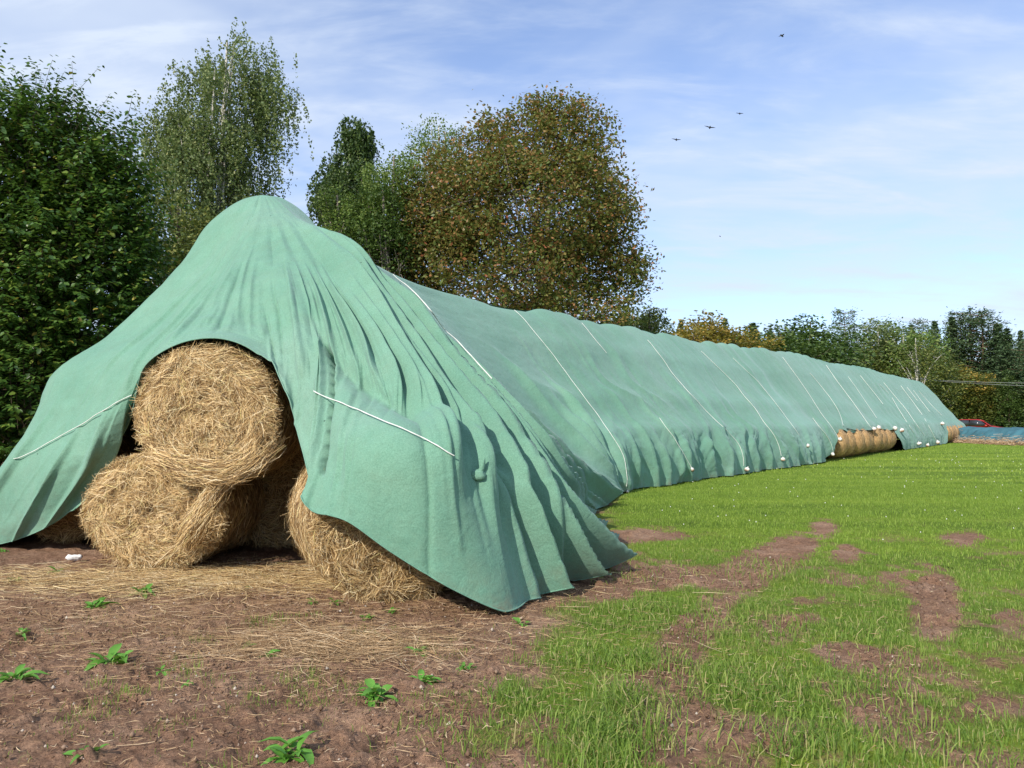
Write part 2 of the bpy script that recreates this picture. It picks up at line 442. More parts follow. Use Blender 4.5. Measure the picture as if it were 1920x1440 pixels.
def build_ground():
    a1 = np.linspace(-62, 62, 640); a2 = np.linspace(62, 298, 60)[1:-1]
    ang = np.radians(np.concatenate([a1, a2]))
    r = np.concatenate([[0.4, 0.9, 1.6, 2.2], np.geomspace(2.6, 22, 250), np.geomspace(22.4, 110, 60)[0:], np.geomspace(125, 4500, 24)])
    A, Rr = np.meshgrid(ang, r)
    X = np.sin(A) * Rr; Y = np.cos(A) * Rr
    Z = gz(X, Y)
    g = np.clip(grassness(X, Y), 0, 1)
    g = np.where(np.abs(A) > R(70), 0.8, g)
    near = 1 - smooth(9, 18, Rr)
    clod = np.maximum(0, fbm(X * 7, Y * 7, 60, 4, 0.65)) ** 1.2 * 0.085 + fbm(X * 22, Y * 22, 66, 3, 0.6) * 0.016
    hole = np.maximum(0, fbm(X * 3.1 + 7, Y * 3.1, 70, 3, 0.5) - 0.25) * 0.16
    Z = Z + near * (1 - 0.6 * g) * (clod - hole)
    # two shallow wheel ruts in the turf
    n, m = A.shape
    V = np.stack([X, Y, Z], -1).reshape(-1, 3)
    V = np.concatenate([[[0, 0, 0.0]], V])
    i = np.arange(n - 1)[:, None] * m; j = np.arange(m)[None, :]; j2 = (j + 1) % m
    Q = np.stack([i + j, i + j2, i + m + j2, i + m + j], -1).reshape(-1, 4)[:, ::-1] + 1
    j = np.arange(m)
    Tt = np.stack([np.zeros(m, int), 1 + (j + 1) % m, 1 + j], -1)
    gat = np.concatenate([[0.5], g.reshape(-1)])
    # straw litter amount near the front bales
    cx, cy = -2.6, 6.9
    lit = .4 * np.exp(-(((V[:, 0] - cx) / 2.6) ** 2 + ((V[:, 1] - cy) / 1.3) ** 2))
    mt, nt, b, out = new_mat('soil_and_turf')
    t = nd(nt, 'ShaderNodeTexCoord')
    def noise(s, det, ro, vec=None, dist=0.0):
        q = nd(nt, 'ShaderNodeTexNoise', {'Scale': s, 'Detail': det, 'Roughness': ro, 'Distortion': dist})
        nt.links.new(vec or t.outputs['Object'], q.inputs['Vector']); return q
    s1 = noise(1.3, 8, 0.7); s2 = noise(38, 6, 0.75); s3 = noise(9, 7, 0.7)
    soil = ramp(nt, s1.outputs['Fac'], [(0.3, (0.25, 0.142, 0.090)), (0.5, (0.35, 0.215, 0.142)), (0.7, (0.47, 0.315, 0.22))])
    soilf = ramp(nt, s2.outputs['Fac'], [(0.28, (0.5, 0.45, 0.42)), (0.5, (0.95, 0.95, 0.95)), (0.72, (1.5, 1.45, 1.35))])
    soilm = ramp(nt, s3.outputs['Fac'], [(0.3, (0.72, 0.68, 0.66)), (0.6, (1.08, 1.06, 1.04))])
    mu = nd(nt, 'ShaderNodeMixRGB', {'Fac': 1.0}, blend_type='MULTIPLY'); mu1 = nd(nt, 'ShaderNodeMixRGB', {'Fac': 1.0}, blend_type='MULTIPLY')
    nt.links.new(soil.outputs[0], mu.inputs['Color1']); nt.links.new(soilf.outputs[0], mu.inputs['Color2'])
    nt.links.new(mu.outputs[0], mu1.inputs['Color1']); nt.links.new(soilm.outputs[0], mu1.inputs['Color2'])
    # straw-coloured litter
    la = nd(nt, 'ShaderNodeAttribute', attribute_name='litter')
    mpv = nd(nt, 'ShaderNodeMapping', {'Scale': (12, 70, 30), 'Rotation': (0, 0, 0.15)})
    nt.links.new(t.outputs['Object'], mpv.inputs[0])
    ls = noise(1, 5, 0.7, mpv.outputs[0], 0.8)
    lr = nd(nt, 'ShaderNodeMapRange', {'From Min': 0.45, 'From Max': 0.6})
    nt.links.new(ls.outputs['Fac'], lr.inputs['Value'])
    lm = nd(nt, 'ShaderNodeMath', operation='MULTIPLY'); nt.links.new(lr.outputs[0], lm.inputs[0]); nt.links.new(la.outputs['Fac'], lm.inputs[1])
    mxl = nd(nt, 'ShaderNodeMixRGB', {'Color2': (0.36, 0.25, 0.12, 1)})
    nt.links.new(lm.outputs[0], mxl.inputs['Fac']); nt.links.new(mu1.outputs[0], mxl.inputs['Color1'])
    # turf
    mpt = nd(nt, 'ShaderNodeMapping', {'Rotation': (0, 0, R(-52.6)), 'Scale': (0.05, 0.75, 1)})
    nt.links.new(t.outputs['Object'], mpt.inputs[0])
    st = noise(1.0, 3, 0.55, mpt.outputs[0])
    g1 = noise(0.6, 8, 0.7); g2 = noise(16, 8, 0.8)
    stripe = ramp(nt, st.outputs['Fac'], [(0.35, (0.13, 0.21, 0.028)), (0.5, (0.19, 0.285, 0.036)), (0.65, (0.275, 0.365, 0.05))])
    tv = ramp(nt, g1.outputs['Fac'], [(0.3, (0.75, 0.80, 0.8)), (0.7, (1.15, 1.12, 1.0))])
    tf = ramp(nt, g2.outputs['Fac'], [(0.3, (0.45, 0.5, 0.45)), (0.5, (0.95, 0.95, 0.9)), (0.7, (1.5, 1.4, 1.3))])
    m1 = nd(nt, 'ShaderNodeMixRGB', {'Fac': 1.0}, blend_type='MULTIPLY'); m2 = nd(nt, 'ShaderNodeMixRGB', {'Fac': 1.0}, blend_type='MULTIPLY')
    nt.links.new(stripe.outputs[0], m1.inputs['Color1']); nt.links.new(tv.outputs[0], m1.inputs['Color2'])
    nt.links.new(m1.outputs[0], m2.inputs['Color1']); nt.links.new(tf.outputs[0], m2.inputs['Color2'])
    ga = nd(nt, 'ShaderNodeAttribute', attribute_name='grass')
    jt = nd(nt, 'ShaderNodeMath', {1: 0.9, 2: -0.45}, operation='MULTIPLY_ADD'); nt.links.new(s2.outputs['Fac'], jt.inputs[0])
    gsum = nd(nt, 'ShaderNodeMath', operation='ADD'); nt.links.new(ga.outputs['Fac'], gsum.inputs[0]); nt.links.new(jt.outputs[0], gsum.inputs[1])
    gr = nd(nt, 'ShaderNodeMapRange', {'From Min': 0.45, 'From Max': 1.0}, interpolation_type='SMOOTHSTEP')
    nt.links.new(gsum.outputs[0], gr.inputs['Value'])
    mx = nd(nt, 'ShaderNodeMixRGB')
    nt.links.new(gr.outputs[0], mx.inputs['Fac']); nt.links.new(mxl.outputs[0], mx.inputs['Color1']); nt.links.new(m2.outputs[0], mx.inputs['Color2'])
    nt.links.new(mx.outputs[0], b.inputs['Base Color'])
    b.inputs['Roughness'].default_value = 0.95
    b.inputs['Specular IOR Level'].default_value = 0.1
    bp = nd(nt, 'ShaderNodeBump', {'Strength': 1.0, 'Distance': 0.035}); nt.links.new(s2.outputs['Fac'], bp.inputs['Height'])
    bp2 = nd(nt, 'ShaderNodeBump', {'Strength': 0.8, 'Distance': 0.05}); nt.links.new(s3.outputs['Fac'], bp2.inputs['Height']); nt.links.new(bp.outputs[0], bp2.inputs['Normal'])
    nt.links.new(bp2.outputs[0], b.inputs['Normal'])
    o = np_mesh('ground', V, [Q, Tt], mt, None, True, {'grass': gat, 'litter': lit})
    tag(o, 'brown bare soil turning into a green grass field', 'ground', kind='structure')
    return o
build_ground()

# ------------------------------------------------------------------ tarpaulin
AX = R(37.4)
UX, UY = math.sin(AX), math.cos(AX)           # direction of the long stack
VX, VY = UY, -UX                              # to its right (field) side
G0 = ground_at(1175, 920)
HW = 3.23
R0 = np.array((G0[0] - HW * VX, G0[1] - HW * VY, 0))
RIDGE_PX = [(865, 554), (900, 566), (940, 577), (985, 583), (1020, 583), (1060, 590), (1095, 603), (1140, 608), (1190, 613), (1220, 624),
            (1260, 630), (1300, 640), (1350, 651), (1400, 656), (1440, 656), (1500, 668), (1560, 682), (1600, 688), (1650, 699), (1700, 712)]
def t_of_px(px):
    lo, hi = -12.0, 90.0
    for _ in range(50):
        t = (lo + hi) / 2
        q, _p = proj(np.array((R0[0] + UX * t, R0[1] + UY * t, 4.5)))
        if q < px: lo = t
        else: hi = t
    return lo
RT = np.array([t_of_px(a) for a, b_ in RIDGE_PX])
RZ = np.array([at(a, b_, R0[1] + UY * t)[2] for (a, b_), t in zip(RIDGE_PX, RT)])
HF = np.array([0, .15, .34, .55, .74, .905, .985, 1.0])
ZF = np.array([1, .935, .765, .57, .41, .285, .14, 0])
def side_col(Rp, Gp):
    Rp = np.asarray(Rp, float); Gp = np.asarray(Gp, float)
    P = Rp[None, :] * (1 - HF)[:, None] + Gp[None, :] * HF[:, None]
    P[:, 2] = Gp[2] + (Rp[2] - Gp[2]) * ZF
    return P
def pxcol(pts):
    out_ = []
    for p in pts:
        out_.append(at(*p) if p[2] is not None else ground_at(p[0], p[1], 0.02))
    return np.array(out_)
TOP = (490, 368, 11.3)
fr = [
 [(484, 369, 11.5), (400, 412, 11.3), (330, 505, 11.0), (215, 625, 10.8), (110, 702, 10.6), (72, 790, 10.5), (18, 872, 10.4), (-70, 1003, None)],
 [TOP, (440, 396, 10.9), (385, 500, 10.4), (290, 610, 9.9), (200, 685, 9.45), (150, 780, 9.25), (80, 890, 9.25), (-10, 1022, None)],
 [TOP, (455, 398, 10.8), (410, 500, 10.1), (345, 590, 9.5), (255, 680, 9.0), (212, 770, 8.85), (175, 855, 8.9), (95, 985, 9.4)],
 [TOP, (465, 399, 10.7), (425, 490, 10.0), (370, 570, 9.4), (300, 650, 8.85), (255, 730, 8.85), (215, 810, 8.95), (160, 925, 9.2)],
 [TOP, (470, 400, 10.6), (435, 480, 9.9), (388, 560, 9.3), (325, 632, 8.75), (285, 680, 8.7), (262, 730, 8.9), (238, 800, 9.1)],
 [TOP, (474, 400, 10.6), (443, 470, 9.9), (405, 530, 9.35), (362, 583, 8.9), (325, 622, 8.5), (300, 650, 8.2), (270, 690, 8.05)],
 [TOP, (478, 400, 10.6), (452, 460, 9.9), (425, 510, 9.35), (395, 560, 8.9), (370, 600, 8.45), (350, 628, 8.15), (330, 647, 7.95)],
 [TOP, (484, 400, 10.5), (464, 455, 9.85), (445, 505, 9.3), (426, 555, 8.8), (412, 595, 8.4), (404, 618, 8.15), (398, 634, 7.9)],
 [TOP, (492, 400, 10.5), (482, 455, 9.85), (470, 505, 9.3), (461, 555, 8.8), (455, 600, 8.4), (453, 630, 8.1), (458, 648, 7.85)],
 [TOP, (498, 400, 10.5), (500, 455, 9.8), (500, 505, 9.2), (499, 560, 8.7), (500, 610, 8.3), (500, 652, 8.0), (506, 688, 7.75)],
 [TOP, (505, 400, 10.5), (515, 455, 9.8), (522, 505, 9.1), (530, 560, 8.5), (538, 620, 8.1), (540, 680, 7.8), (538, 745, 7.55)],
 [TOP, (512, 401, 10.5), (530, 455, 9.7), (546, 510, 9.0), (562, 575, 8.3), (574, 650, 7.8), (572, 735, 7.5), (562, 815, 7.35)],
 [TOP, (520, 401, 10.5), (545, 460, 9.7), (570, 520, 8.9), (592, 600, 8.2), (602, 680, 7.7), (598, 780, 7.2), (580, 900, 6.75)],
 [TOP, (528, 402, 10.5), (562, 460, 9.6), (595, 530, 8.8), (630, 620, 8.0), (640, 710, 7.4), (622, 820, 6.85), (580, 955, 6.45)],
 [TOP, (536, 403, 10.5), (578, 465, 9.6), (618, 540, 8.7), (668, 640, 7.8), (695, 735, 7.2), (672, 850, 6.45), (650, 977, 6.25)],
 [TOP, (543, 405, 10.5), (592, 470, 9.5), (640, 550, 8.6), (700, 655, 7.7), (740, 755, 6.95), (740, 850, 6.3), (735, 1037, 6.2)],
 [TOP, (550, 407, 10.5), (604, 475, 9.5), (660, 560, 8.6), (730, 670, 7.7), (790, 775, 6.95), (825, 865, 6.3), (850, 1106, 6.2)],
 [TOP, (557, 410, 10.5), (615, 480, 9.6), (680, 570, 8.7), (760, 685, 7.8), (835, 790, 7.1), (895, 890, 6.6), (962, 1150, None)],
 [TOP, (563, 413, 10.6), (626, 486, 9.7), (700, 585, 8.9), (790, 700, 8.0), (868, 800, 7.4), (930, 915, 6.95), (1003, 1118, None)],
 [TOP, (569, 416, 10.7), (636, 492, 9.9), (718, 598, 9.1), (820, 715, 8.3), (905, 830, 7.7), (985, 960, 7.3), (1060, 1095, None)],
 [(520, 372, 11.5), (580, 422, 11.0), (646, 500, 10.1), (738, 610, 9.4), (850, 735, 8.7), (950, 850, 8.1), (1035, 975, 8.0), (1160, 1047, None)],
 [(560, 401, 12.0), (608, 442, 11.4), (670, 515, 10.6), (765, 630, 9.9), (885, 757, 9.4), (985, 872, 9.1), (1060, 960, 9.9), (1135, 988, None)],
 [(598, 459, 12.6), (634, 484, 12.0), (700, 545, 11.3), (790, 647, 10.9), (910, 772, 10.7), (1005, 865, 10.9), (1070, 930, 11.8), (1106, 962, None)],
 [(638, 495, 13.1), (670, 516, 12.7), (735, 575, 12.3), (820, 665, 12.0), (925, 768, 12.1), (1015, 850, 12.5), (1078, 910, 13.2), (1132, 950, None)],
 [(668, 496, 13.5), (692, 503, 13.2), (748, 568, 12.9), (830, 655, 12.6), (930, 757, 12.7), (1018, 845, 13.1), (1083, 905, 13.8), (1139, 945, None)],
 [(700, 497, 14.2), (715, 512, 13.8), (765, 568, 13.5), (842, 648, 13.3), (935, 748, 13.3), (1020, 840, 13.7), (1088, 898, 14.4), (1146, 940, None)],
 [(738, 515, 15.2), (760, 535, 15.1), (805, 583, 14.9), (868, 655, 14.7), (945, 745, 14.7), (1035, 835, 15.1), (1105, 893, 15.5), (1158, 931, None)],
 [(800, 539, 16.5), (822, 563, 16.3), (862, 612, 16.0), (920, 680, 15.8), (990, 765, 15.7), (1065, 840, 16.0), (1125, 885, 16.3), (1165, 925, None)],
]
cols = []
# far end and back (hidden) side first
def ridge_pt(t):
    return np.array((R0[0] + UX * t, R0[1] + UY * t, float(np.interp(t, RT, RZ))))
def off_pt(t, a, z=0.0):                      # a measured from the right ground line, negative = towards the ridge
    return np.array((G0[0] + UX * t + VX * a, G0[1] + UY * t + VY * a, z))
TE = 56.0
FRC = [pxcol(c) for c in fr]
NB0 = 0
for c in FRC: cols.append(c)
NF = len(cols)
SIDE_T = []
for t in list(RT[1:]) + [TE]:
    if t < 0.3:
        gp = off_pt(t * 0.7, 0.0)
    else:
        gp = off_pt(t, 0.0)
    cols.append(side_col(ridge_pt(t), gp)); SIDE_T.append(t)
NS = len(cols)
e = ridge_pt(TE + 2.6); e[2] = 4.35
cols.append(side_col(e, off_pt(TE + 5.0, -0.5)))
e = ridge_pt(TE + 3.2); e[2] = 4.2
cols.append(side_col(e, off_pt(TE + 6.6, -HW)))
cols.append(side_col(e, off_pt(TE + 5.0, -2 * HW + .5)))
cols.append(side_col(ridge_pt(TE), off_pt(TE, -2 * HW)))
# hidden back side: same ridge points, mirrored profile
rid = np.array([c[0] for c in FRC[19:]] + [c[0] for c in cols[NF:NS]])
tg = np.gradient(rid[:, :2], axis=0); tg /= np.linalg.norm(tg, axis=1, keepdims=True)
back = [side_col(r_, (r_[0] - t_[1] * HW * 1.02, r_[1] + t_[0] * HW * 1.02, 0)) for r_, t_ in zip(rid, tg)]
cols = back[::-1] + cols
NB = len(back); NF += NB; NS += NB
CT = np.array(cols)                            # (nc, 8, 3)
NC = len(CT)

def catmull(P, s):
    """P (n,...), s float params in [0,n-1]"""
    n = len(P)
    i = np.clip(np.floor(s).astype(int), 0, n - 2); f = s - i
    f = f.reshape(f.shape + (1,) * (P.ndim - 1))
    p0 = P[np.maximum(i - 1, 0)]; p1 = P[i]; p2 = P[i + 1]; p3 = P[np.minimum(i + 2, n - 1)]
    m1 = (p2 - p0) / 2; m2 = (p3 - p1) / 2
    # limit tangents so unequal spacing does not overshoot
    d = p2 - p1
    dl = np.linalg.norm(d, axis=-1, keepdims=True)
    for m_ in (m1, m2):
        ml_ = np.linalg.norm(m_, axis=-1, keepdims=True)
        m_ *= np.minimum(1, 1.3 * dl / (ml_ + 1e-9))
    f2 = f * f; f3 = f2 * f
    return (2 * f3 - 3 * f2 + 1) * p1 + (f3 - 2 * f2 + f) * m1 + (-2 * f3 + 3 * f2) * p2 + (f3 - f2) * m2

# fine column parameters
us = []
for k in range(NC - 1):
    L = np.linalg.norm(CT[k + 1, 4:] - CT[k, 4:], axis=1).max()
    mid = (CT[k, 5] + CT[k + 1, 5]) / 2
    dist = np.hypot(mid[0], mid[1])
    visible = NB - 1 <= k < NS
    stepw = dist * 0.0028 if visible else dist * 0.02
    nseg = max(3, int(L / max(stepw, 0.018)))
    us.append(k + np.arange(nseg) / nseg)
us = np.concatenate(us + [[NC - 1.0]])
NV = 210
vs = np.linspace(0, 7, NV)
# side openings where the sheet is drawn up over the bottom bales
def t_of_u(u):
    return np.interp(u, np.arange(NF, NS), SIDE_T, left=-5, right=99)
tu = t_of_u(us)
def bump1(x, a, b, w): return smooth(a - w, a + w, x) * (1 - smooth(b - w, b + w, x))
vmax = 7 - 1.72 * bump1(tu, 18.0, 30.6, 1.0) - 0.35 * bump1(tu, 16.6, 18.2, .2) - 1.45 * bump1(tu, 47.0, 62, .8) * (us < NS - 1)
wob = vnoise(us * 3.1, us * 0, 81) * 0.12 + vnoise(us * 9.1, us * 0, 82) * 0.07
vmax = vmax + np.where(vmax < 6.9, wob, 0)
Pc = catmull(CT, us)                           # (nu, 8, 3)
Pc = np.swapaxes(Pc, 0, 1)                     # (8, nu, 3)
VV = vs[:, None] / 7.0 * vmax[None, :]         # (nv, nu)
nu = len(us)
i = np.clip(np.floor(VV).astype(int), 0, 6); f = (VV - i)[..., None]
jj = np.arange(nu)[None, :]
p0 = Pc[np.maximum(i - 1, 0), jj]; p1 = Pc[i, jj]; p2 = Pc[i + 1, jj]; p3 = Pc[np.minimum(i + 2, 7), jj]
ghost = 2 * p1 - p2; ghost[..., 2] = p2[..., 2]
p0 = np.where((i == 0)[..., None], ghost, p0)
m1 = (p2 - p0) / 2; m2 = (p3 - p1) / 2
dl = np.linalg.norm(p2 - p1, axis=-1, keepdims=True)
for m_ in (m1, m2):
    m_ *= np.minimum(1, 1.25 * dl / (np.linalg.norm(m_, axis=-1, keepdims=True) + 1e-9))
f2 = f * f; f3 = f2 * f
P = (2 * f3 - 3 * f2 + 1) * p1 + (f3 - 2 * f2 + f) * m1 + (-2 * f3 + 3 * f2) * p2 + (f3 - f2) * m2
UU = np.broadcast_to(us[None, :], VV.shape)
TT = np.broadcast_to(tu[None, :], VV.shape)
# smoothed grid to take away control-net ripples, then normals
def gauss_u(A, it):
    for _ in range(it):
        B = A.copy(); B[:, 1:-1] = (A[:, :-2] + 2 * A[:, 1:-1] + A[:, 2:]) / 4; A = B
    return A
P = gauss_u(P, 10)
dU = np.gradient(P, axis=1); dV = np.gradient(P, axis=0)
du_len = np.linalg.norm(dU, axis=-1)
arc = np.cumsum(du_len, axis=1)                # metres along u at each row
mid_arc = arc[NV * 5 // 7]
Nn = np.cross(dU, dV)
Nn /= np.linalg.norm(Nn, axis=-1, keepdims=True) + 1e-9
ctr = np.array((-3.4, 11.5, 1.0))
flip = np.sign(np.sum(Nn[NV // 2, nu // 2] * (np.array((1, -1, 1.0)))))
Nn = Nn * flip
gu = np.gradient(us)
met = du_len / gu[None, :]                     # metres per unit u
D = np.zeros(VV.shape)
def fold(c0, c1, v0, v1, w, h, fade0=0.6, fade1=0.6, asym=1.0, sharp=1.0, wv=0.0, seed=0):
    """ridge (h>0) or valley running from (c0,v0) to (c1,v1)"""
    tt = np.clip((VV - v0) / (v1 - v0), 0, 1)
    c = c0 + (c1 - c0) * tt + wv * vnoise(VV * 1.3, VV * 0 + seed, 90)
    x = (UU - c) * met
    win = smooth(v0, v0 + fade0, VV) * (1 - smooth(v1 - fade1, v1, VV)) if v1 < 7 else smooth(v0, v0 + fade0, VV)
    x = np.where(x > 0, x / asym, x)
    g = np.exp(-(np.abs(x) / w) ** (2 / sharp))
    return h * g * win
FO = NB                                        # index of first front column
# broad drapes and pleats by zone, (col, v0, v1, width, height)
rf = np.random.default_rng(5)
for c, v0, v1, w, h, a, sh, dr in [
    (7.2, 2.2, 6.6, .045, -.05, 1.6, 1.6, -.2), (8.2, 2.0, 6.0, .05, .035, 1, 1.2, .1), (9.4, 3.0, 6.6, .035, -.035, 1, 1.4, .4),
    (8.8, 3.8, 6.9, .03, -.045, 1, 1.5, .7), (10.6, 2.0, 6.2, .10, .05, 1, 1, 0), (12.6, 1.6, 5.2, .07, .05, .6, 1.1, .1),
    (13.5, 1.6, 5.6, .08, .06, .55, 1.2, .1), (14.4, 1.4, 5.7, .10, .08, .5, 1.2, .1), (15.3, 2.4, 5.6, .10, .09, .5, 1.1, .1), (16.2, 1.2, 6.4, .11, .13, .42, 1.1, .2),
    (16.9, 1.0, 6.6, .10, .15, .4, 1.1, .4), (17.6, .9, 7.2, .12, .20, .40, 1.15, .7), (18.3, .9, 7.2, .10, .20, .4, 1.15, .9), (19.0, .8, 7.2, .13, .25, .36, 1.1, .7),
    (19.6, .8, 7.2, .11, .22, .4, 1.2, .65), (20.2, .8, 7.0, .13, .26, .36, 1.1, .5), (20.8, .8, 7.0, .12, .22, .4, 1.1, .5), (21.4, .9, 7.2, .13, .22, .4, 1.2, .4), (22.1, 1.0, 7.2, .12, .22, .4, 1.1, .3),
    (22.8, 1.0, 7.2, .12, .16, .45, 1.1, .3), (23.4, 1.6, 7.2, .14, .20, .45, 1.1, .3), (24.0, 2.5, 7.2, .15, .22, .45, 1.1, .3), (24.6, 1.6, 7.2, .13, .18, .45, 1.1, .3), (25.3, 3.4, 7.2, .17, .22, .5, 1.1, .3),
    (1.2, 1.5, 4.6, .10, .05, .6, 1.1, -.1), (2.2, 1.4, 5.0, .10, .05, .6, 1.1, 0), (3.3, 1.8, 4.4, .08, -.04, 1, 1.2, 0), (4.4, 2.2, 5.4, .07, .05, .7, 1.1, 0), (5.6, 2.4, 6.6, .06, .04, .8, 1.1, 0),
    (.5, 4.4, 7.2, .10, .08, .6, 1.1, .1), (1.2, 4.6, 7.2, .10, .08, .6, 1.1, .2), (1.8, 4.4, 7.2, .12, .10, .7, 1.1, .3), (2.6, 4.8, 7.2, .14, .12, .7, 1.1, .2)]:
    k_ = 1.35 if 12 < c < 25 else 1.1
    if c > 18.5: v0 = max(v0, 2.3)
    if 8 < c < 16: v0 = max(v0, 2.2)
    if 19.5 < c < 23: v1 = min(v1, 6.75)
    if 12.5 < c < 16: v1 = min(v1, 5.15); h *= 1.25
    D += fold(FO + c, FO + c + dr, v0, v1, w * .8, h * k_ * (1.25 if 15.8 < c < 23.5 else 1), 1.6, 1.1, a * .8, sh, 0.035, c)
# big pleats on the first metres of the long side
for t_, v0, h, w, dr in [(-2.6, 2.2, .16, .13, .1), (-1.9, 3.2, .15, .12, .15), (-1.2, 2.6, .17, .15, .15), (-.5, 4.2, .18, .16, .1), (.5, 4.6, .12, .10, 0), (1.1, 2.4, .10, .12, .3), (1.8, 4.5, .15, .13, .1),
                         (2.6, 3.0, .08, .10, .2), (3.2, 4.7, .14, .12, 0), (4.1, 4.8, .10, .10, 0), (4.9, 4.6, .14, .15, .1), (6.0, 4.9, .10, .10, 0), (7.1, 4.8, .12, .14, 0), (8.4, 4.9, .10, .12, 0), (9.8, 4.8, .12, .14, 0), (11.2, 4.9, .1, .12, 0),
                         (12.5, 4.9, .1, .12, 0), (14.0, 4.9, .1, .12, 0), (15.3, 4.9, .1, .12, 0)]:
    c_ = float(np.interp(t_, SIDE_T, np.arange(NF, NS)))
    if t_ < SIDE_T[0]: c_ = NF + (t_ - SIDE_T[0]) * .55
    D += fold(c_, c_ + dr, v0, 7.2, w * 1.35, h * 1.15, 1.4, .5, .5, 1.1, .06, t_)
for c, w, h in [(15.7, .05, .09), (16.6, .05, .12), (17.25, .05, .13), (17.95, .045, .13), (18.65, .05, .14), (19.3, .045, .14), (19.95, .05, .15), (20.5, .045, .13), (21.15, .05, .15), (21.8, .045, .13), (22.5, .05, .13), (23.2, .05, .11), (24.3, .05, .1)]:
    D += fold(FO + c, FO + c + .55, 2.0, 6.9 if c < 17 else 7.2, w * 1.1, h * .85, 1.6, 1.4, .35, 1.3, .02, c + 40)
# the sheet is drawn in along the slanting rope and swells out again over the front right bale
ux = UU - FO
vr_ = np.interp(ux, [12.3, 13.5, 14.5, 16, 17.2], [4.6, 4.85, 5.0, 5.05, 5.3])
zone = smooth(12.3, 13.2, ux) * (1 - smooth(15.6, 17.4, ux))
D -= zone * .09 * np.exp(-(np.abs(VV - vr_) / .22) ** 1.6)
D += zone * (1 - smooth(14.8, 16.6, ux)) * .07 * np.exp(-((VV - vr_ - .8) / .6) ** 2)
# a small horizontal sag above the sunlit bale and loose creases hanging from it
for q in range(16):
    c_ = rf.uniform(13, 16.6); D += fold(FO + c_, FO + c_ + rf.uniform(-.5, .1), 4.0, 5.1, .03, rf.uniform(.02, .05), .8, .25, .5, 1.5, .03, c_)
# pocket beside the lapel
D += fold(FO + 12.45, FO + 13.0, 4.45, 6.5, .058, -.95, .3, .5, 1.0, 0.4)
D += fold(FO + 12.0, FO + 12.55, 4.3, 6.8, .05, .09, .4, .5, 1.0, 1.0)
D += fold(FO + 11.7, FO + 12.0, 4.0, 6.9, .08, .06, .8, .5, 1.0, 1.0)
# tied knot gathers on the shoulder of the right front bale
for q in range(7):
    D += fold(FO + 17.0 + .04 * q, FO + 16.9 + q * .28, 5.0, 6.6, .03, .06 * (1 if q % 2 else -1), .3, .9, 1, 1.2)
# random fine pleats over the front right fan
for _ in range(130):
    c = rf.uniform(10.5, 25.5); v0 = rf.uniform(2.2, 4.8); v1 = min(7.3, v0 + rf.uniform(1.2, 4))
    D += fold(FO + c, FO + c + rf.uniform(-.2, .3), v0, v1, rf.uniform(.02, .06), rf.uniform(.010, .035) * rf.choice([-1, 1]), .8, .8, .6, 1.9, .09, c)
for _ in range(60):
    c = rf.uniform(.3, 10); v0 = rf.uniform(1.5, 5); v1 = min(7.3, v0 + rf.uniform(1, 3))
    D += fold(FO + c, FO + c + rf.uniform(-.2, .2), v0, v1, rf.uniform(.02, .05), rf.uniform(.008, .024) * rf.choice([-1, 1]), .6, .6, .6, 1.9, .09, c)
for _ in range(90):
    c = rf.uniform(NF - FO, NS - FO - 6); v0 = rf.uniform(.3, 5); v1 = min(7.3, v0 + rf.uniform(1.5, 4))
    D += fold(FO + c, FO + c + rf.uniform(-.1, .1), v0, v1, rf.uniform(.03, .09), rf.uniform(.010, .035) * rf.choice([-1, 1]), .8, .8, .6, 1.7, .03, c)
# long side: pleats near the front, slack swags at the foot
front_w = smooth(FO + 22, FO + 24, UU)
side = smooth(NF - 1.5, NF + .5, UU) * (1 - smooth(NS - .5, NS + .5, UU))
arcm = mid_arc[None, :] + 0 * VV
warp = fbm(arcm * 0.22, VV * 0.5, 101, 2) * 0.9
pl = fbm(arcm * 0.75 + warp, VV * 0.2, 110, 2, 0.5)
pl = 1 - np.abs(pl) * 2.0
neard = 1 - smooth(6, 26, TT)
D += side * (pl - .4) * (0.055 * smooth(.8, 3, VV) + 0.03) * (0.25 + 0.75 * neard)
foot = smooth(4.2, 5.8, VV)
pl2 = 1 - np.abs(fbm(arcm * 0.85 + warp * 1.5, VV * 0.22, 120, 2, 0.5)) * 2.2
D += side * foot * (pl2 - .35) * 0.15 * (0.5 + 0.5 * neard)
D += front_w * (1 - side) * foot * (pl2 - .3) * 0.08
# hanging loops between the pleats
sw = 1 - np.abs(fbm(arcm * 0.9, (VV + 0.9 * np.cos((arcm * 1.1 + warp * 2) * 2.6)) * 2.3, 130, 3, 0.5)) * 2.0
D += side * smooth(4.6, 5.4, VV) * (1 - smooth(6.4, 7, VV)) * (sw - .35) * 0.028
# bale rows press through
lump = np.abs(np.cos(np.pi * arcm / 1.25))
D += side * (0.07 * np.exp(-(VV / .8) ** 2) + 0.025) * lump * (.15 + 1.1 * np.clip(.5 + fbm(arcm * .33, VV * 0, 147, 2), 0, 1)) + side * .16 * np.exp(-(VV / .9) ** 2) * fbm(arcm * .45, VV * 0 + 3, 145, 2) * (1 - smooth(14, 30, TT))
layer = np.exp(-((VV - 1.9) / .35) ** 2) + np.exp(-((VV - 3.5) / .35) ** 2) + .8 * np.exp(-((VV - 4.9) / .3) ** 2)
D += side * layer * 0.05
